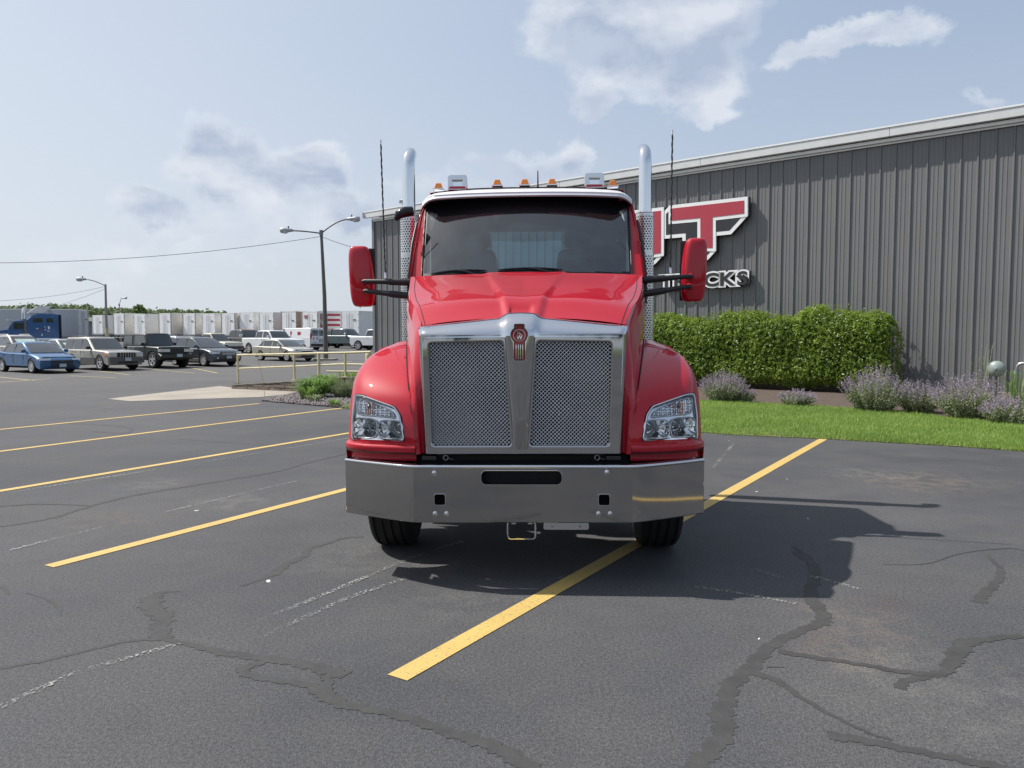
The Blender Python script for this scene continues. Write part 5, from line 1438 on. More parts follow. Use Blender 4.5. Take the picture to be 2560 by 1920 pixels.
    for s in (-1, 1):
        q = nose('headlight', s*hx0, s*(w-.015), h0, h1, lampclear, .02)
        m = MB(); m.box((s*(w-.012), ny-.20-plan*ny, (h0+h1)/2),(.03,.20,(h1-h0)*.8)); m.build('side_lamp', S.get('cornerm', lampclear), root, bevel=.008)
        # mirrors, handles
        my = edge_f(z0+.08)-.28
        m = MB(); m.box((s*(xw(z0+.1)+.13), my, z0+.12*S.get('mir', 1)),(.20*S.get('mir', 1),.11,.15*S.get('mir', 1))); m.build('side_mirror', S.get('mirm', paint), root, bevel=.035)
        for y in S.get('handles', ()): 
            m = MB(); m.box((s*(w-.012), y, z0-.09),(.035,.16,.03)); m.build('door_handle', S.get('handlem', paint), root, bevel=.008)
        for y in S.get('seams', ()):
            m = MB(); m.box((s*(w-.006), y, (z0+base)/2+.12),(.012,.012,z0-base-.30)); m.build('door_seam', dark, root)
        m = MB(); m.box((s*w*.86, yR+.015+plan*L*.30, S.get('tail', (.62,.80))[0]*.5+S.get('tail', (.62,.80))[1]*.5),(w*.26,.05,S.get('tail', (.62,.80))[1]-S.get('tail', (.62,.80))[0])); m.build('tail_lamp', lampred, root, bevel=.01)
    bb = S.get('bumper'); 
    if bb: nose('front_bumper', -w*.985, w*.985, bb[0], bb[1], bb[2], bb[3] if len(bb) > 3 else .05)
    if S.get('intake', True): nose('lower_intake', -w*.55, w*.55, base+.10, base+.20, black, .022 if not bb else bb[3]+.004)
    m = MB(); m.box((0, ny+(.04 if not bb else .03+(bb[3] if len(bb) > 3 else .05)), S.get('platez', .42)),(.31,.012,.155)); m.build('license_plate', plate_m, root)
    for k in (-1, 1):
        if S.get('rails'):
            m = MB(); m.tube([(k*w1*.88, r1+.15, z1-.05),(k*w1*.90, r1+.3, z1+.03),(k*w1*.90, f1-.45, z1+.03),(k*w1*.88, f1-.25, z1-.05)], .022, 6); m.build('roof_rail', S['rails'], root, smooth=60)
        if S.get('fog'):
            m = MB(); m.lathe([(.0001,.02),(.05,.018),(.055,0)], 12, Matrix.Rotation(R(-90),3,'X'), (k*w*.72, ny+pf(w*.72)+.015, S['fog'])); m.build('fog_lamp', lampclear, root)
    return root
def place(u, v, phi, dx, dy):
    """root position so that the near front wheel touches the ground at a point of the photograph"""
    g_ = GS(u, v); a = R(phi); f = Vector((math.sin(a), -math.cos(a), 0)); sd = Vector((-math.cos(a), -math.sin(a), 0))   # forward, left-of-picture side
    # car local +x -> (-cos, -sin)
    p = g_-f*dy-sd*dx; p.z = gz(p.y); return p
SEDAN = dict(L=4.87, W=1.85, hb=.93, hr=1.47, gc=.17, yf=1.48, yr=-1.37, r=.33, paint=p_blue, top=[(-2.43,.55),(-2.42,.92),(-2.30,1.00),(-1.9,1.03),(-1.0,.97),(.95,.93),(1.4,.90),(2.0,.80),(2.32,.68),(2.43,.56)],
    cab=(-2.0,-.75,.30,1.30), cuts=[(-1.75,-1.25),(-1.18,-.28),(-.20,1.2)], grille=(.43,.60,.50), lamp=(.60,.70,.50), handles=(-.55,.35), seams=(-.24,.72,-1.15), plan=.07, w1=.66, rake=.3, platez=.36)
def spec(**k): d = dict(SEDAN); d.update(k); return d
ph = 57
def side_x(S): return S['W']/2-.1
S1 = spec(spokes=10)
vehicle('sedan', place(73, 807, ph, side_x(S1), S1['yf']), ph, 'bright blue four-door sedan, nearest car at the left edge of the lot', 'sedan', S1)
S2 = spec(L=4.55, W=1.80, hb=1.02, hr=1.66, gc=.24, yf=1.42, yr=-1.27, r=.375, paint=p_silver, top=[(-2.27,.60),(-2.26,1.02),(-2.2,1.06),(-1.0,1.05),(.75,1.04),(1.9,.98),(2.2,.93),(2.25,.88)], cab=(-2.24,-2.12,.05,.86), boxy=1,
    cuts=[(-2.1,-1.30),(-1.20,-.42),(-.34,.8)], grille=(.66,.88,.45), slots=7, lamp=(.68,.88,.50), cornerm=amber_dull, bumper=(.36,.62,p_cladding,.12), clad=.62, plan=.03, w0=.84, w1=.70, mirm=black, handlem=black, handles=(-.95,-.1), seams=(-.38,.62,-1.24), rails=black, platez=.55, rake=.02, fog=None, tw=.25)
vehicle('boxy_suv', place(220, 801, 56, side_x(S2), 1.42), 56, 'silver boxy SUV with grey lower cladding and seven-slot grille', 'SUV', S2)
S3 = spec(L=4.2, W=1.84, hb=1.16, hr=1.83, gc=.42, yf=1.22, yr=-1.22, r=.43, paint=p_green, top=[(-2.0,.75),(-2.0,1.16),(.55,1.17),(.62,1.17),(1.72,1.13),(1.78,1.10),(1.80,.85),(2.08,.70)], cab=(-2.0,-1.9,.30,.62), boxy=1, cuts=[(-1.85,-.98),(-.72,.50)],
    grille=(.74,1.0,.36), lamp=(.84,1.0,.42), lampx=1, bumper=(.56,.72,p_green,.14), plan=.01, w0=.78, w1=.70, mirm=black, handles=(-.5,), seams=(-.85,.55), tw=.28, roofm=black, intake=False, platez=.66, rake=.08, handlem=black)
vehicle('off_roader', place(333, 796, 55, side_x(S3), 1.22), 55, 'dark green-black open-top style off-roader with soft top and wide tyres', 'off-road car', S3)
S4 = spec(L=4.80, W=1.84, hb=1.00, hr=1.62, gc=.22, yf=1.42, yr=-1.33, r=.355, paint=p_graphite, top=[(-2.38,.62),(-2.36,1.02),(-2.28,1.08),(-1.0,1.04),(.9,1.0),(1.4,.98),(2.05,.88),(2.33,.74),(2.40,.60)], cab=(-2.3,-1.85,.10,1.22), cuts=[(-2.0,-1.35),(-1.27,-.36),(-.28,1.1)],
    grille=(.60,.78,.42), bars=3, grillem=black, lamp=(.68,.80,.52), handles=(-.65,.25), seams=(-.32,.66), rails=black, clad=.40, fog=.46, spokes=10, mirm=p_graphite, platez=.50, plan=.06, rake=.2)
vehicle('wagon', place(443, 792, 55, side_x(S4), 1.42), 55, 'dark graphite wagon with roof rails, right end of the front row', 'station wagon', S4)
S5 = spec(L=4.70, W=1.80, hb=.92, hr=1.41, paint=p_gold, top=[(-2.34,.50),(-2.33,.86),(-2.2,.95),(-1.5,.97),(-.9,.94),(.95,.92),(1.3,.88),(2.0,.77),(2.28,.66),(2.34,.52)], cab=(-1.75,-1.0,.22,1.12), cuts=[(-1.55,-1.12),(-1.05,-.22),(-.14,1.05)], grille=(.60,.66,.40), lamp=(.58,.68,.42), yf=1.40, yr=-1.30, r=.32, fog=.36, plan=.08, mirm=p_gold, platez=-5 if False else .45)
vehicle('sedan', place(622, 781, 54, side_x(S5), 1.40), 54, 'champagne older sedan parked alone in the middle of the lot, beside the lamp post', 'sedan', S5)
# second row
S6 = spec(L=4.65, W=1.85, hb=1.05, hr=1.70, gc=.22, yf=1.4, yr=-1.3, r=.36, paint=p_silver, top=[(-2.3,.7),(-2.28,1.1),(-1.0,1.08),(.9,1.05),(1.9,.95),(2.28,.75),(2.32,.6)], cab=(-2.25,-1.8,.15,1.2), cuts=[(-2.0,-1.3),(-1.2,-.35),(-.27,1.1)], rails=rimsilver, shade=1, mirm=black)
vehicle('crossover', place(36, 787, 55, side_x(S6), 1.4), 55, 'pale silver crossover with a bright sunshade, behind the blue sedan', 'crossover', S6)
S7 = spec(paint=p_seagreen, shade=1); vehicle('sedan', place(140, 788, 55, side_x(S7), 1.48), 55, 'pale sage sedan, mostly hidden between the blue sedan and the silver SUV', 'sedan', S7)
S8 = dict(S4); S8.update(paint=p_ltsilver, mirm=p_ltsilver, shade=1); vehicle('wagon', place(405, 783, 55, side_x(S8), 1.42), 55, 'light silver-blue wagon with dark roof rails, behind the off-roader', 'station wagon', S8)
def pickup(S, loc, phi, lab, cabxy, **kw):
    v = vehicle('pickup_truck', loc, phi, lab, 'pickup truck', S)
    L, W = S['L'], S['W']; z = S['hb']; yb = S['cab'][0]-.03
    m = MB(); m.box((0, (-L/2+.06+yb)/2, z-.02),(W*.78, yb+L/2-.15, .03)); m.build('bed_opening', dark, v)
    for k in kw.get('lights', ()):
        m = MB(); m.box((k, S['cab'][2]-.25, S['hr']+.02),(.09,.12,.05), taper=.6); m.build('roof_marker', amber_dull, v, bevel=.01)
    if kw.get('cap'):
        m = MB(); rw = [[(f*W*.46, y, zz) for f in (-1, 1)] for y, zz in ((yb, z-.02),(yb, z+.56),(-L/2+.25, z+.56),(-L/2+.05, z-.02))]
        m.prism([(yb, z-.02),(yb, z+.58),(-L/2+.22, z+.56),(-L/2+.05, z-.02)], lambda a, b, d: (d*(1-.12*(b-z)/.58), a, b), -W*.455, W*.455); m.build('bed_cap', S['paint'], v, normals=True, bevel=.02)
        for s in (-1, 1):
            m = MB(); m.prism([(yb-.12, z+.12),(yb-.12, z+.44),(-L/2+.45, z+.44),(-L/2+.3, z+.12)], lambda a, b, d: (s*(W*.455*(1-.12*(b-z)/.58)+d), a, b), -.01, .008); m.build('cap_window', carglass, v, normals=True)
    return v
P1 = spec(L=4.9, W=1.76, hb=1.06, hr=1.70, gc=.34, yf=1.48, yr=-1.5, r=.37, paint=p_cream, top=[(-2.42,.65),(-2.42,1.06),(-.9,1.06),(.9,1.05),(2.2,1.00),(2.36,.93),(2.40,.70)], cab=(-.85,-.70,.30,.95), boxy=1, cuts=[(-.65,-.25),(-.17,.9)], grille=(.72,.92,.50), bars=2, grillem=rimsilver, lamp=(.72,.90,.56), bumper=(.48,.64,black,.08), plan=.03, seams=(.78,-.22), handles=(.0,), rear_glass=False, mirm=black, mir=1.1)
pickup(P1, place(473, 766, 57, .8, 1.48), 57, 'cream compact pickup with chrome-barred grille, behind the dark wagon', None)
P2 = spec(L=5.9, W=2.02, hb=1.30, hr=1.98, gc=.45, yf=1.85, yr=-1.9, r=.44, paint=p_brown, top=[(-2.9,.8),(-2.9,1.32),(-1.1,1.32),(1.0,1.31),(2.5,1.27),(2.82,1.15),(2.88,.80)], cab=(-1.15,-.95,.62,1.20), cuts=[(-1.0,-.12),(-.02,1.1)], grille=(.80,1.08,.52), bars=2, lamp=(.95,1.10,.60), bumper=(.52,.76,black,.10), seams=(-.08,.98), handles=(-.8,.15), rear_glass=False, mir=1.5, mirm=rimsilver, spokes=8, rim=rimsilver, tw=.30, w1=.82, plan=.03)
pickup(P2, place(541, 763, 55, .9, 1.85), 55, 'large dark pickup with five cab roof markers, between the cream and white pickups', None, lights=(-.55,-.28,0,.28,.55))
P3 = dict(P2); P3.update(paint=p_white, grillem=dark_chrome, bars=2, mir=1.1, mirm=p_white, spokes=6, hr=1.93); pickup(P3, place(600, 766, 53, .9, 1.85), 53, 'white pickup with dark chrome grille, behind the champagne sedan', None)
P4 = dict(P2); P4.update(paint=p_slate, hr=2.05, gc=.50, hb=1.34, r=.46, mir=1.2, grillem=black, bars=1, bumper=(.56,.84,black,.12)); P4['top'] = [(y, z+.04) for y, z in P2['top']]
pickup(P4, place(763, 753, 60, .9, 1.85), 62, 'slate blue lifted pickup with bed cap and chrome wheels, right of the lamp post', None, cap=True)
P5 = dict(P3); P5.update(grillem=black, hb=1.32, hr=2.0); pickup(P5, place(846, 757, 66, .9, 1.85), 66, 'white crew-cab pickup cut off by the corner of the grey building', None)
# van, rear towards the camera
V1 = spec(L=5.7, W=2.0, hb=1.25, hr=2.10, gc=.25, yf=1.9, yr=-1.55, r=.38, paint=p_white, top=[(-2.84,.6),(-2.84,1.27),(1.5,1.25),(2.6,1.05),(2.80,.9),(2.84,.6)], cab=(-2.83,-2.78,1.0,1.75), boxy=1, cuts=[(.75,1.6)], handles=(), seams=(.6,), w0=.965, w1=.86, mir=1.3, mirm=black, rear_glass=False, tail=(1.02,1.55), plan=.02)
def van(loc, phi):
    v = vehicle('cargo_van', loc, phi, 'white cargo van with red and grey stickers, rear doors turned to the camera', 'van', V1); z0, z1 = 1.22, 2.10
    yb = -2.86
    for s in (-1, 1):
        m = MB(); m.box((s*.44, yb+.004, 1.62),(.76,.02,.55)); m.build('rear_door_window', carglass_grey, v, bevel=.02)
        m = MB(); m.box((s*.48, yb+.006, .98),(.92,.01,1.0)); m.build('rear_door', p_white, v)
    m = MB(); m.box((0, yb-.03, .52),(1.9,.16,.20)); m.build('rear_bumper', black, v, bevel=.02)
    for s in (-1, 1):
        m = MB(); m.box((s*.90, yb+.02, 1.35),(.14,.05,.50)); m.build('tail_lamp', lampred, v, bevel=.01)
    m = MB(); m.box((.28, yb-.012, .92),(.34,.014,.20)); m.build('license_plate', plate_m, v)
    m = MB(); m.box((.28, yb-.008, .92),(.42,.008,.28)); m.build('plate_surround', black, v)
    def sticker(nm, x, z, txt, sz, mt, side=False, xo=0):
        vs, fs = text2d(txt, sz, .01*sz, .001, align='CENTER'); q = MB()
        if side: q.add([(1.003*( .98 if b+z > 1.3 else 1.0)+.004, x+a, z+b) for a, b, c in vs], fs)     # on the flank seen from the left
        else: q.add([(x+a, yb-.016, z+b) for a, b, c in vs], fs)
        q.build(nm, mt, v)
    sticker('window_lettering', -.44, 1.58, 'SPY', .30, sblack); sticker('window_lettering', .44, 1.60, 'SPY', .24, sblack)
    sticker('door_lettering', -.45, .72, 'service', .12, sblack)
    for sidesgn in (-1, 1):
        for yy, zz, ww, hh, mt in ((-1.25,1.52,.42,.42,sred),(-2.3 if False else -.15,1.50,.16,.58,sred)):
            m = MB(); m.box((sidesgn*(.935),yy,zz),(.012,ww,hh)); o = m.build('red_sticker', mt, v); o.rotation_euler = (0,0,0)
        vs, fs = text2d('773-7000', .26, .006, .001, align='CENTER'); q = MB(); q.add([(sidesgn*1.004, -.9+a*sidesgn, .98+b) for a, b, c in vs], fs); q.build('phone_lettering', sred, v)
    for x in (-.62,-.2):
        m = MB(); m.box((x, yb-.004, 1.12),(.12,.008,.24)); m.build('red_sticker', sred, v)
    return v
carglass_grey = mat('van_window_grey', (.16,.18,.21), .12, coat=.5, var=.05)
gv = GS(690, 758)
van(Vector((gv.x-2.6, gv.y+2.2, gz(gv.y+2.2))), 57+180)

# ================================================================== TRAILERS
tw_m = mat('trailer_white', (.76,.76,.74), .5, var=.05, vs=.8, rvar=.15); tdoor_m = mat('trailer_door', (.82,.83,.83), .45, var=.04, vs=.8); tgrime = mat('trailer_dirty', (.72,.69,.63), .6, var=.12, vs=.5); tframe = mat('trailer_frame', (.30,.29,.27), .6, var=.15); trust = mat('trailer_brown', (.26,.20,.18), .6, var=.1)
def trailer(x, y, phi, lab, side_mat, Lt=14.6, hz=4.1, door=tdoor_m, mark=None, swing=True, Wt=2.6, group='box trailers parked in a row at the back of the lot', cat='trailer', zc=1.1, flip=False):
    hz += random.uniform(-.16, .06); z = gz(y); rt = empty('box_trailer', (x, y, z), R(phi)); tag(rt, lab, cat, group)       # local -y is the rear, towards us
    m = MB(); m.box((0, Lt/2, (hz+zc)/2),(Wt, Lt, hz-zc)); m.build('box', side_mat, rt)
    m = MB(); m.box((0, Lt/2, hz-.03),(Wt+.05, Lt+.05, .12)); m.build('top_rail', tw_m, rt)
    nrib = int(Lt/1.22)
    for s in (-1, 1):
        for k in range(nrib):
            q = MB(); q.box((s*(Wt/2+.008), .30+(k+.5)*(Lt-.3)/nrib, (hz+zc)/2),(.02, (Lt-.3)/nrib-.05, hz-zc-.25)); q.build('side_panel', side_mat, rt)
        q = MB(); q.box((s*(Wt/2+.01), Lt/2, zc+.08),(.03, Lt, .16)); q.build('bottom_rail', tframe, rt)
    for s in (-1, 1):
        q = MB(); q.box((s*Wt/4, -.03, (hz+zc)/2),(Wt/2-.08, .05, hz-zc-.28)); q.build('rear_door', door, rt)
        for dx in (.16, .42):
            q = MB(); q.tube([(s*dx, -.070, zc+.2),(s*dx, -.070, hz-.25)], .012, 5); q.build('lock_rod', door, rt)
        q = MB(); q.box((s*(Wt/2-.03), -.04, (hz+zc)/2),(.08, .10, hz-zc)); q.build('corner_post', side_mat if side_mat is not tgrime else tframe, rt)
        for zz in (1.5, 2.2, 2.9, 3.6):
            q = MB(); q.box((s*(Wt/2-.03), -.10, zz),(.12,.03,.07)); q.build('hinge', tframe, rt)
    q = MB(); q.box((0, -.05, zc-.35),(Wt*.9, .10, .12)); q.build('rear_guard', tframe, rt)
    q = MB(); q.box((.7,-.085,3.0),(.42,.012,.14)); q.build('number_mark', sblack_soft, rt)
    if mark == 'W':
        vs, fs = text2d('W', .62, .03, .002, align='CENTER'); q = MB(); q.add([(a-.55, -.09, 3.2+b) for a, b, c in vs], fs); q.build('red_mark', sred, rt)
    for yy in (1.6, 2.9):
        for s in (-1, 1): add_wheel(rt, s*(Wt/2-.18), yy, .5, .3, 5, rimsilver)
    for s in (-1, 1):
        q = MB(); q.box((s*.7, Lt-3, .55),(.12,.12,1.1)); q.build('landing_leg', tframe, rt)
    return rt
sblack_soft = mat('faded_black', (.12,.12,.12), .6)
def tpos(u, D):     # rear-left corner column
    return (u-CX)/F*D*1.0, D
LAB = ['white trailer at the left end of the row, just right of the yellow-footed pole','white trailer with an open grey door panel, second in the row','white trailer above the off-roader roof','grey-sided trailer with a small square mark on its door','white trailer behind the cream pickup','pale trailer with beige side behind the dark pickup','white trailer left of the dark pickup roof markers','white trailer directly above the dark pickup hood','white trailer with a dark vertical strip at its top edge','pale trailer behind the white pickup','trailer with a dirty brown side, left of the red W mark','white trailer with a red W mark on its door','white trailer with grey side at the building corner']
k = 0
for i, (u, D, sm, mk) in enumerate([(200,118,tw_m,None),(246,110,tgrime,None),(290,108,tw_m,None),(345,105,tgrime,None),(397,104,tgrime,None),(439,102,tw_m,None),(481,100,tgrime,None),(521,99,tw_m,None),(563,97,tw_m,None),(612,94.5,trust,None),(657,92.5,tgrime,'W')]):
    X, Y = tpos(u+14, D); trailer(X, Y, -30, LAB[i], sm, mark=mk)
X, Y = tpos(757, 86); trailer(X, Y, -28, 'white trailer with long grey side next to the corner of the grey building', tw_m)
# the flag trailer, side towards us
X, Y = tpos(716, 88.5); ft = trailer(X, Y, 12, 'trailer painted with red and white stripes and a red square', tw_m, Lt=7.5, Wt=2.75)
def flagp(nm, x0, x1, z0, z1, mt): q = MB(); q.box(((x0+x1)/2, -.115, (z0+z1)/2),(x1-x0, .02, z1-z0)); q.build(nm, mt, ft)
flagp('flag_backing', -1.32, 1.32, 1.25, 3.95, tw_m)
flagp('red_square', -1.22, -.35, 1.75, 3.75, sred2 if 'sred2' in globals() else sred)
for r_ in range(4): z = 3.75-.16-r_*.575; q = MB(); q.box((.43,-.128,z),(1.62,.01,.26)); q.build('red_stripe', sred, ft)
for t_, a_ in (('W', 0),):
    vs, fs = text2d('W', .75, .04, .002, align='CENTER'); q = MB(); q.add([(a-.80, -.135, 2.5+b) for a, b, c in vs], fs); q.build('white_mark', swhite, ft)
# long grey trailer behind the blue truck, side on
gA, gB = GS(204, 752.5), None
tr_grey = mat('trailer_side_grey', (.46,.48,.50), .45, var=.03)
X, Y = tpos(199, 82); lt_ = trailer(X-.2, Y-1.2, 98, 'long flat grey trailer side behind the blue semi truck', tr_grey, Lt=16.2, door=tr_grey, group='box trailers parked in a row at the back of the lot')
# low white warehouse
wh = empty('warehouse', (-62, 128, gz(128)), R(-4)); tag(wh, 'low pale warehouse roof line behind the trailers', 'building')
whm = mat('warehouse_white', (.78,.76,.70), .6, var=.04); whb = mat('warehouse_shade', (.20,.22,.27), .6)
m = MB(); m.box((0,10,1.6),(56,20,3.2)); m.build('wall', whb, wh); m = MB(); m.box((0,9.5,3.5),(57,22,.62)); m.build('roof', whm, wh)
# ================================================================== BLUE SEMI
def blue_semi():
    X = (96-CX)/F*76; t = empty('sleeper_truck', (X, 76, gz(76)), R(127)); tag(t, 'blue sleeper semi truck with chrome visor at the far left', 'truck')   # local +y is forward, to the left
    def P(nm, mb, m_, **k): return mb.build(nm, m_, t, **k)
    def pr(nm, poly, w0, w1, m_, bev=.05): 
        q = MB(); q.prism(poly, lambda a, b, d: (d, a, b), w0, w1); return q.build(nm, m_, t, normals=True, bevel=bev)
    pr('sleeper_body', [(-1.45,.9),(-1.45,3.42),(-.6,3.50),(.45,3.50),(1.0,3.30),(1.55,2.75),(1.55,.9)], -1.22, 1.22, p_semi)
    pr('cab', [(1.5,.9),(1.5,2.85),(2.5,2.75),(3.0,1.95),(3.0,.9)], -1.10, 1.10, p_semi)
    pr('hood', [(2.9,.8),(2.9,1.95),(4.7,1.70),(5.2,1.55),(5.3,.8)], -.85, .85, p_semi)
    q = MB(); q.box((0,2.88,2.86),(2.2,.55,.05), M=Matrix.Rotation(R(-8),3,'X')); P('sun_visor', q, chrome)
    q = MB(); q.grid([[(x, y+.02, z) for x in (-1.0,0,1.0)] for y, z in ((3.0,2.0),(2.56,2.72))]); P('windshield', q, carglass_grey)
    for s in (-1, 1):
        for (y0,y1,z0,z1) in ((.15,.95,2.62,3.05),(-.75,-.15,2.62,3.05)):
            q = MB(); q.box((s*1.225,(y0+y1)/2,(z0+z1)/2),(.03,y1-y0,z1-z0)); P('sleeper_window', q, carglass, bevel=.06)
        q = MB(); q.box((s*1.11,2.15,2.28),(.03,.72,.62)); P('door_window', q, carglass, bevel=.03)
        q = MB(); q.tube([(s*1.15,2.75,2.55),(s*1.45,2.72,2.55),(s*1.45,2.72,1.9),(s*1.15,2.75,1.9)], .03, 6); q.box((s*1.45,2.74,2.2),(.28,.08,.55)); P('side_mirror', q, chrome)
        q = MB(); q.tube([(s*1.20,1.60,.9),(s*1.20,1.60,3.9),(s*1.20,1.50,4.12)], .085, 12); P('exhaust_stack', q, brushed, smooth=50)
        q = MB(); q.tube([(s*1.2,1.6,1.2),(s*1.2,1.6,2.95)], .12, 12); P('stack_guard', q, dark_chrome, smooth=50)
        q = MB(); q.box((s*1.2,-.2,.85),(.5,2.2,.6)); P('fuel_tank', q, chrome, bevel=.2)
        q = MB(); q.box((s*1.236,-1.30,2.2),(.02,.22,2.3)); P('rear_fairing', q, dark, bevel=.01)
        for y, z, w_, h_ in ((.62,2.03,.16,.07),(-.35,2.12,.16,.26),(-.30,1.80,.2,.07),(.25,1.42,.1,.16),(-.02,2.2,.05,.14),(-.05,1.92,.08,.12)):
            q = MB(); q.box((s*1.229,y,z),(.014,w_,h_)); P('sticker', q, swhite)
        q = MB(); q.box((s*1.229,.28,1.90),(.014,.72,.045)); P('side_stripe', q, sred)
    for k in range(5):
        q = MB(); q.box((-.7+.35*k,.95,3.36),(.10,.12,.05)); P('roof_marker', q, lampclear)
    # open white roof deflector panel
    q = MB(); q.add([(-.95,1.15,3.55),(.95,1.15,3.55),(.95,-.35,4.40),(-.95,-.35,4.40),(-.95,1.13,3.60),(.95,1.13,3.60),(.95,-.37,4.45),(-.95,-.37,4.45)],[(3,2,1,0),(4,5,6,7),(0,1,5,4),(1,2,6,5),(2,3,7,6),(3,0,4,7)]); P('roof_panel', q, plastic_white)
    for s in (-1, 1):
        q = MB(); q.tube([(s*.8,-.30,4.36),(s*.8,-.75,3.50)], .03, 6); P('panel_strut', q, dark_chrome)
        q = MB(); q.prism([(1.35,3.52),(.15,3.50),(-.75,4.22),(.45,4.24)], lambda a, b, d: (s*1.0+d, a, b), -.02, .02); P('panel_side', q, plastic_white, normals=True)
    q = MB(); q.box((0,-3.2,.95),(1.0,4.0,.25)); P('frame_rail', q, black)
    for y in (4.1,-3.0,-4.3):
        for s in (-1, 1): add_wheel(t, s*1.02, y, .51, .30, 8, rimsilver)
blue_semi()
# ================================================================== LAMP POSTS, WIRES
pole_m = mat('pole_brown', (.13,.12,.11), .5, .3, var=.1); pole_grey = mat('pole_grey', (.27,.25,.24), .5, .3, var=.1)
def post(u, v, vtop, lab, arms, r0, r1, mt, yfoot=False, D=None):
    p = GS(u, v) if D is None else Vector(((u-CX)/F*D, D, gz(D))); hh = H+(ray(u, vtop).z/ray(u, vtop).y)*p.y-p.z
    t = empty('lamp_post', p); tag(t, lab, 'lamp post')
    q = MB(); q.tube([(0,0,0),(-.004*hh,0,hh*.5),(-.022*hh if not yfoot else 0,0,hh)], [r0,(r0+r1)/2,r1], 12); q.build('pole', mt, t, smooth=60)
    tx = -.022*hh if not yfoot else 0
    sc = p.y/F
    for (du, dv, sgn_) in arms:          # lamp position relative to the pole top, photo units
        ex, ez = du*sc, -dv*sc; pts = []
        for k in range(9):
            f = k/8; pts.append((tx+ex*f, -.15*f, hh-.15+(ez+.15)*math.sin(f*math.pi/2)*1.0))
        q = MB(); q.tube(pts, .045 if not yfoot else .04, 8); q.build('arm', mt, t, smooth=60)
        s = 1 if du > 0 else -1; cx_, cz_ = pts[-1][0]+s*.30, pts[-1][2]+.02
        q = MB(); q.lathe([(.0001,-.42),(.09,-.38),(.11,-.2),(.17,.05),(.20,.28),(.14,.42),(.0001,.46)], 16, Matrix.Rotation(R(90*s),3,'Y'), (cx_, -.15, cz_)); hd = q.build('lamp_head', lamp_grey, t, smooth=60)
        q = MB(); q.lathe([(.19,0),(.18,-.08),(.12,-.15),(.0001,-.17)], 16, None, (cx_+s*.12,-.15,cz_-.05)); q.build('lamp_glass', lampclear, hd, smooth=60)
        q = MB(); q.tube([(cx_-s*.1,-.15,cz_+.12),(cx_-s*.1,-.15,cz_+.28)], .05, 8); q.build('photocell', dark_chrome, hd)
    if yfoot: q = MB(); q.tube([(0,0,0),(0,0,yfoot)], r0+.02, 12); q.build('painted_foot', rail_m, t, smooth=60)
    else: q = MB(); q.tube([(tx,0,hh-.3),(tx,0,hh+.05)], r1*1.4, 10); q.build('pole_cap', dark_chrome, t, smooth=60)
    return t, Vector((p.x+tx, p.y, p.z+hh))
lamp_grey = mat('lamp_head_grey', (.38,.40,.41), .45, .3, var=.06)
t1, top1 = post(704, 778, 499, 'tall brown lamp post with two curved arms left of the truck', [(-62,0,0),(60,-24,0)], .16, .09, pole_m)
q = MB(); q.box((0,0,.05),(1.3,1.3,.10)); o = q.build('post_island', concrete, loc=Vector((t1.location.x, t1.location.y, gz(t1.location.y)))); tag(o, 'faded low concrete pad around the foot of the tall lamp post', 'concrete pad')
t2, top2 = post(233, 753, 614, 'grey lamp post with a yellow foot and one curved arm', [(-42,-10,0)], .13, .09, pole_grey, yfoot=2.1, D=70)
t3, top3 = post(263, 735, 657, 'small distant lamp post above the trailers', [(8,-13,0)], .13, .08, pole_grey, yfoot=0, D=118)
def wire(a, b, sag, lab, r_=.018):
    q = MB(); q.tube([a.lerp(b, k/24)-Vector((0,0,4*sag*(k/24)*(1-k/24))) for k in range(25)], r_, 4, cap=False); o = q.build('overhead_wire', black, smooth=60); tag(o, lab, 'wire')
wl = WD(-60, 568, 48); wire(top1-Vector((0,0,.35)), wl, .45, 'long overhead wire from the tall lamp post to the left edge')
wr = WD(812, 545, 40); wire(top1-Vector((0,0,.35)), wr, .1, 'short wire from the tall lamp post to the grey building')
wire(top2-Vector((0,0,.2)), WD(-60, 652, 62), .3, 'upper thin wire from the grey lamp post to the left edge', .014)
wire(top2-Vector((0,0,.4)), WD(60, 672, 95), .3, 'lower thin wire running from the grey lamp post down behind the trailers', .014)
# ================================================================== TREES
def crown_np(c, rad, n_, size, r_):
    d = r_.normal(0, 1, (n_,3)); d /= np.linalg.norm(d, axis=1)[:,None]; k = 5
    lumps = r_.normal(0, 1, (k*3,3)); lumps /= np.linalg.norm(lumps, axis=1)[:,None]; lumps[:,2] = np.abs(lumps[:,2])*.8
    which = r_.integers(0, k*3, n_); cc = lumps[which]*.55*r_.uniform(.75, 1.1, (n_,1)); P_ = (cc+d*.42*r_.uniform(.6, 1, (n_,1)))*np.array(rad)
    return leaves(P_+np.array(c), d, size, .8, .2, .9)
def treeline(pts, seed, mt, nm, lab, n_leaf=260, size=.9):
    r_ = np.random.default_rng(seed); Vs, Fs, o_ = [], [], 0
    for (x, y, h_) in pts:
        rad = h_*r_.uniform(.38, .55); V, Fq = crown_np((x, y, gz(y)+h_*.56), (rad*1.15, rad, h_*.50), n_leaf, size, r_); Vs.append(V); Fs.append(Fq+o_); o_ += len(V)
    o = mesh_np(nm, np.concatenate(Vs), np.concatenate(Fs), mt); tag(o, lab, 'trees', kind='stuff'); return o
r_ = np.random.default_rng(5); pts = []
for k in range(120):
    u = -60+k*4.6+r_.normal(0, 3); Y = r_.uniform(165, 200); vt = interp([(-60,664),(0,663),(60,655),(190,656),(230,662),(400,668),(470,672),(505,677)], u)+r_.normal(0, 2.0)
    h_ = H+(730-vt)*Y/F-1.6; pts.append(((u-CX)/F*Y, Y, max(3, h_)))
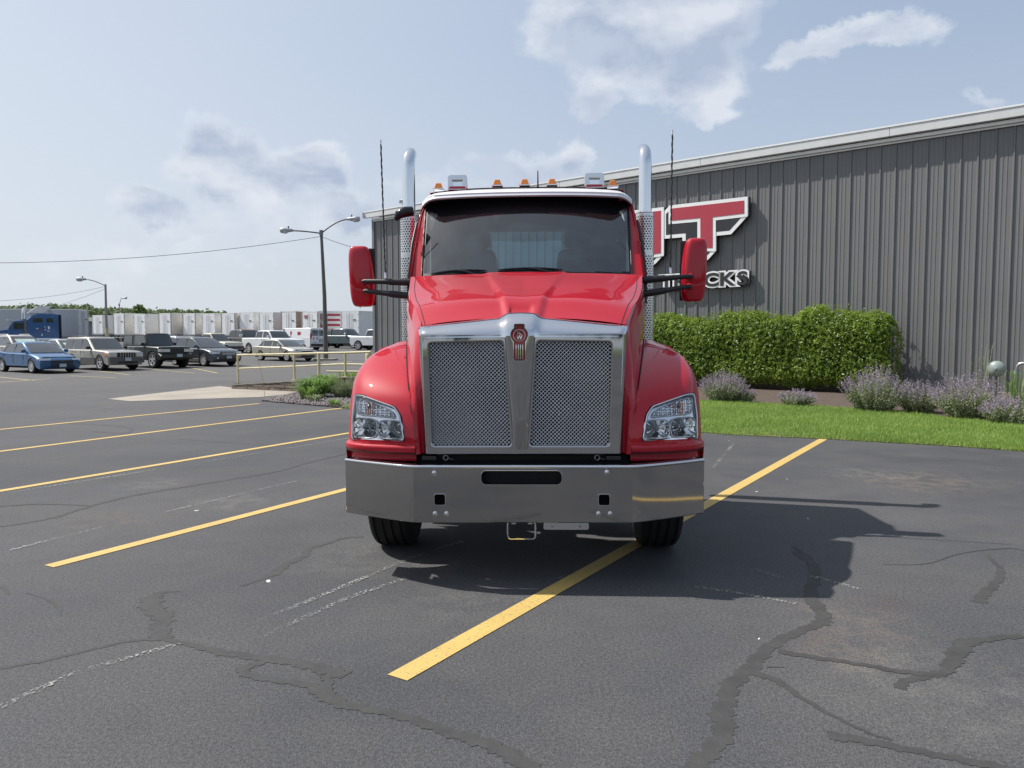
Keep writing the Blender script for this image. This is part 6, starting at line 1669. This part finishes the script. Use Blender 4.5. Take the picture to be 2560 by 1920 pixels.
for k in range(70): 
    u = 500+k*5; Y = r_.uniform(190, 215); pts.append(((u-CX)/F*Y, Y, 5.0))
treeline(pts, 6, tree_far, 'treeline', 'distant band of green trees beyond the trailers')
# unseen belt added round the rest of the lot for the chrome to reflect
pts = []
for k in range(160):
    a = R(97+k*1.28); rd = r_.uniform(95, 130); 
    pts.append((rd*math.sin(a), rd*math.cos(a), r_.uniform(7, 12)))
for k in range(60): a = R(52+k*.75); rd = r_.uniform(150, 180); pts.append((rd*math.sin(a), rd*math.cos(a), r_.uniform(8, 11)))
treeline(pts, 9, tree_leaf, 'unseen_tree_belt', 'unseen belt of trees added around the yard for reflections', 150, 1.6)
def tree(u, vt, D, wpx, lab, seed, n_=1600, size=.55, mt=tree_leaf):
    r_ = np.random.default_rng(seed); x = (u-CX)/F*D; hh = H+(730-vt)*D/F-gz(D); t = empty('tree', (x, D, gz(D))); tag(t, lab, 'tree'); rad = wpx/F*D/2
    V, Fq = crown_np((0,0,hh*.60), (rad, rad, hh*.44), n_, size, r_); mesh_np('crown', V, Fq, mt, t)
    q = MB(); q.tube([(0,0,0),(.1,0,hh*.3),(0,.1,hh*.62)], [.28,.2,.08], 8); q.build('trunk', bark, t, smooth=60)
    for k in range(4):
        a = k*1.6; q = MB(); q.tube([(0,0,hh*.3),(math.cos(a)*rad*.4,math.sin(a)*rad*.4,hh*.55),(math.cos(a)*rad*.65,math.sin(a)*rad*.65,hh*.72)], [.12,.08,.03], 6); q.build('limb', bark, t, smooth=60)
tree(306, 655, 135, 40, 'rounder darker tree standing out before the distant treeline', 3)
tree(456, 664, 130, 44, 'wispy tree at the right end of the treeline', 4, 700, .5)
tree(430, 667, 134, 30, 'thin-topped tree left of the wispy one', 5, 500, .5)
tree(484, 669, 138, 24, 'last small tree before the open sky', 7, 260, .45)
tree(86, 657, 140, 34, 'tree above the white panel of the blue semi truck', 8, 1100, .55)
tree(28, 661, 140, 20, 'small dark tree left of the rear exhaust stack of the blue truck', 11, 700, .5)
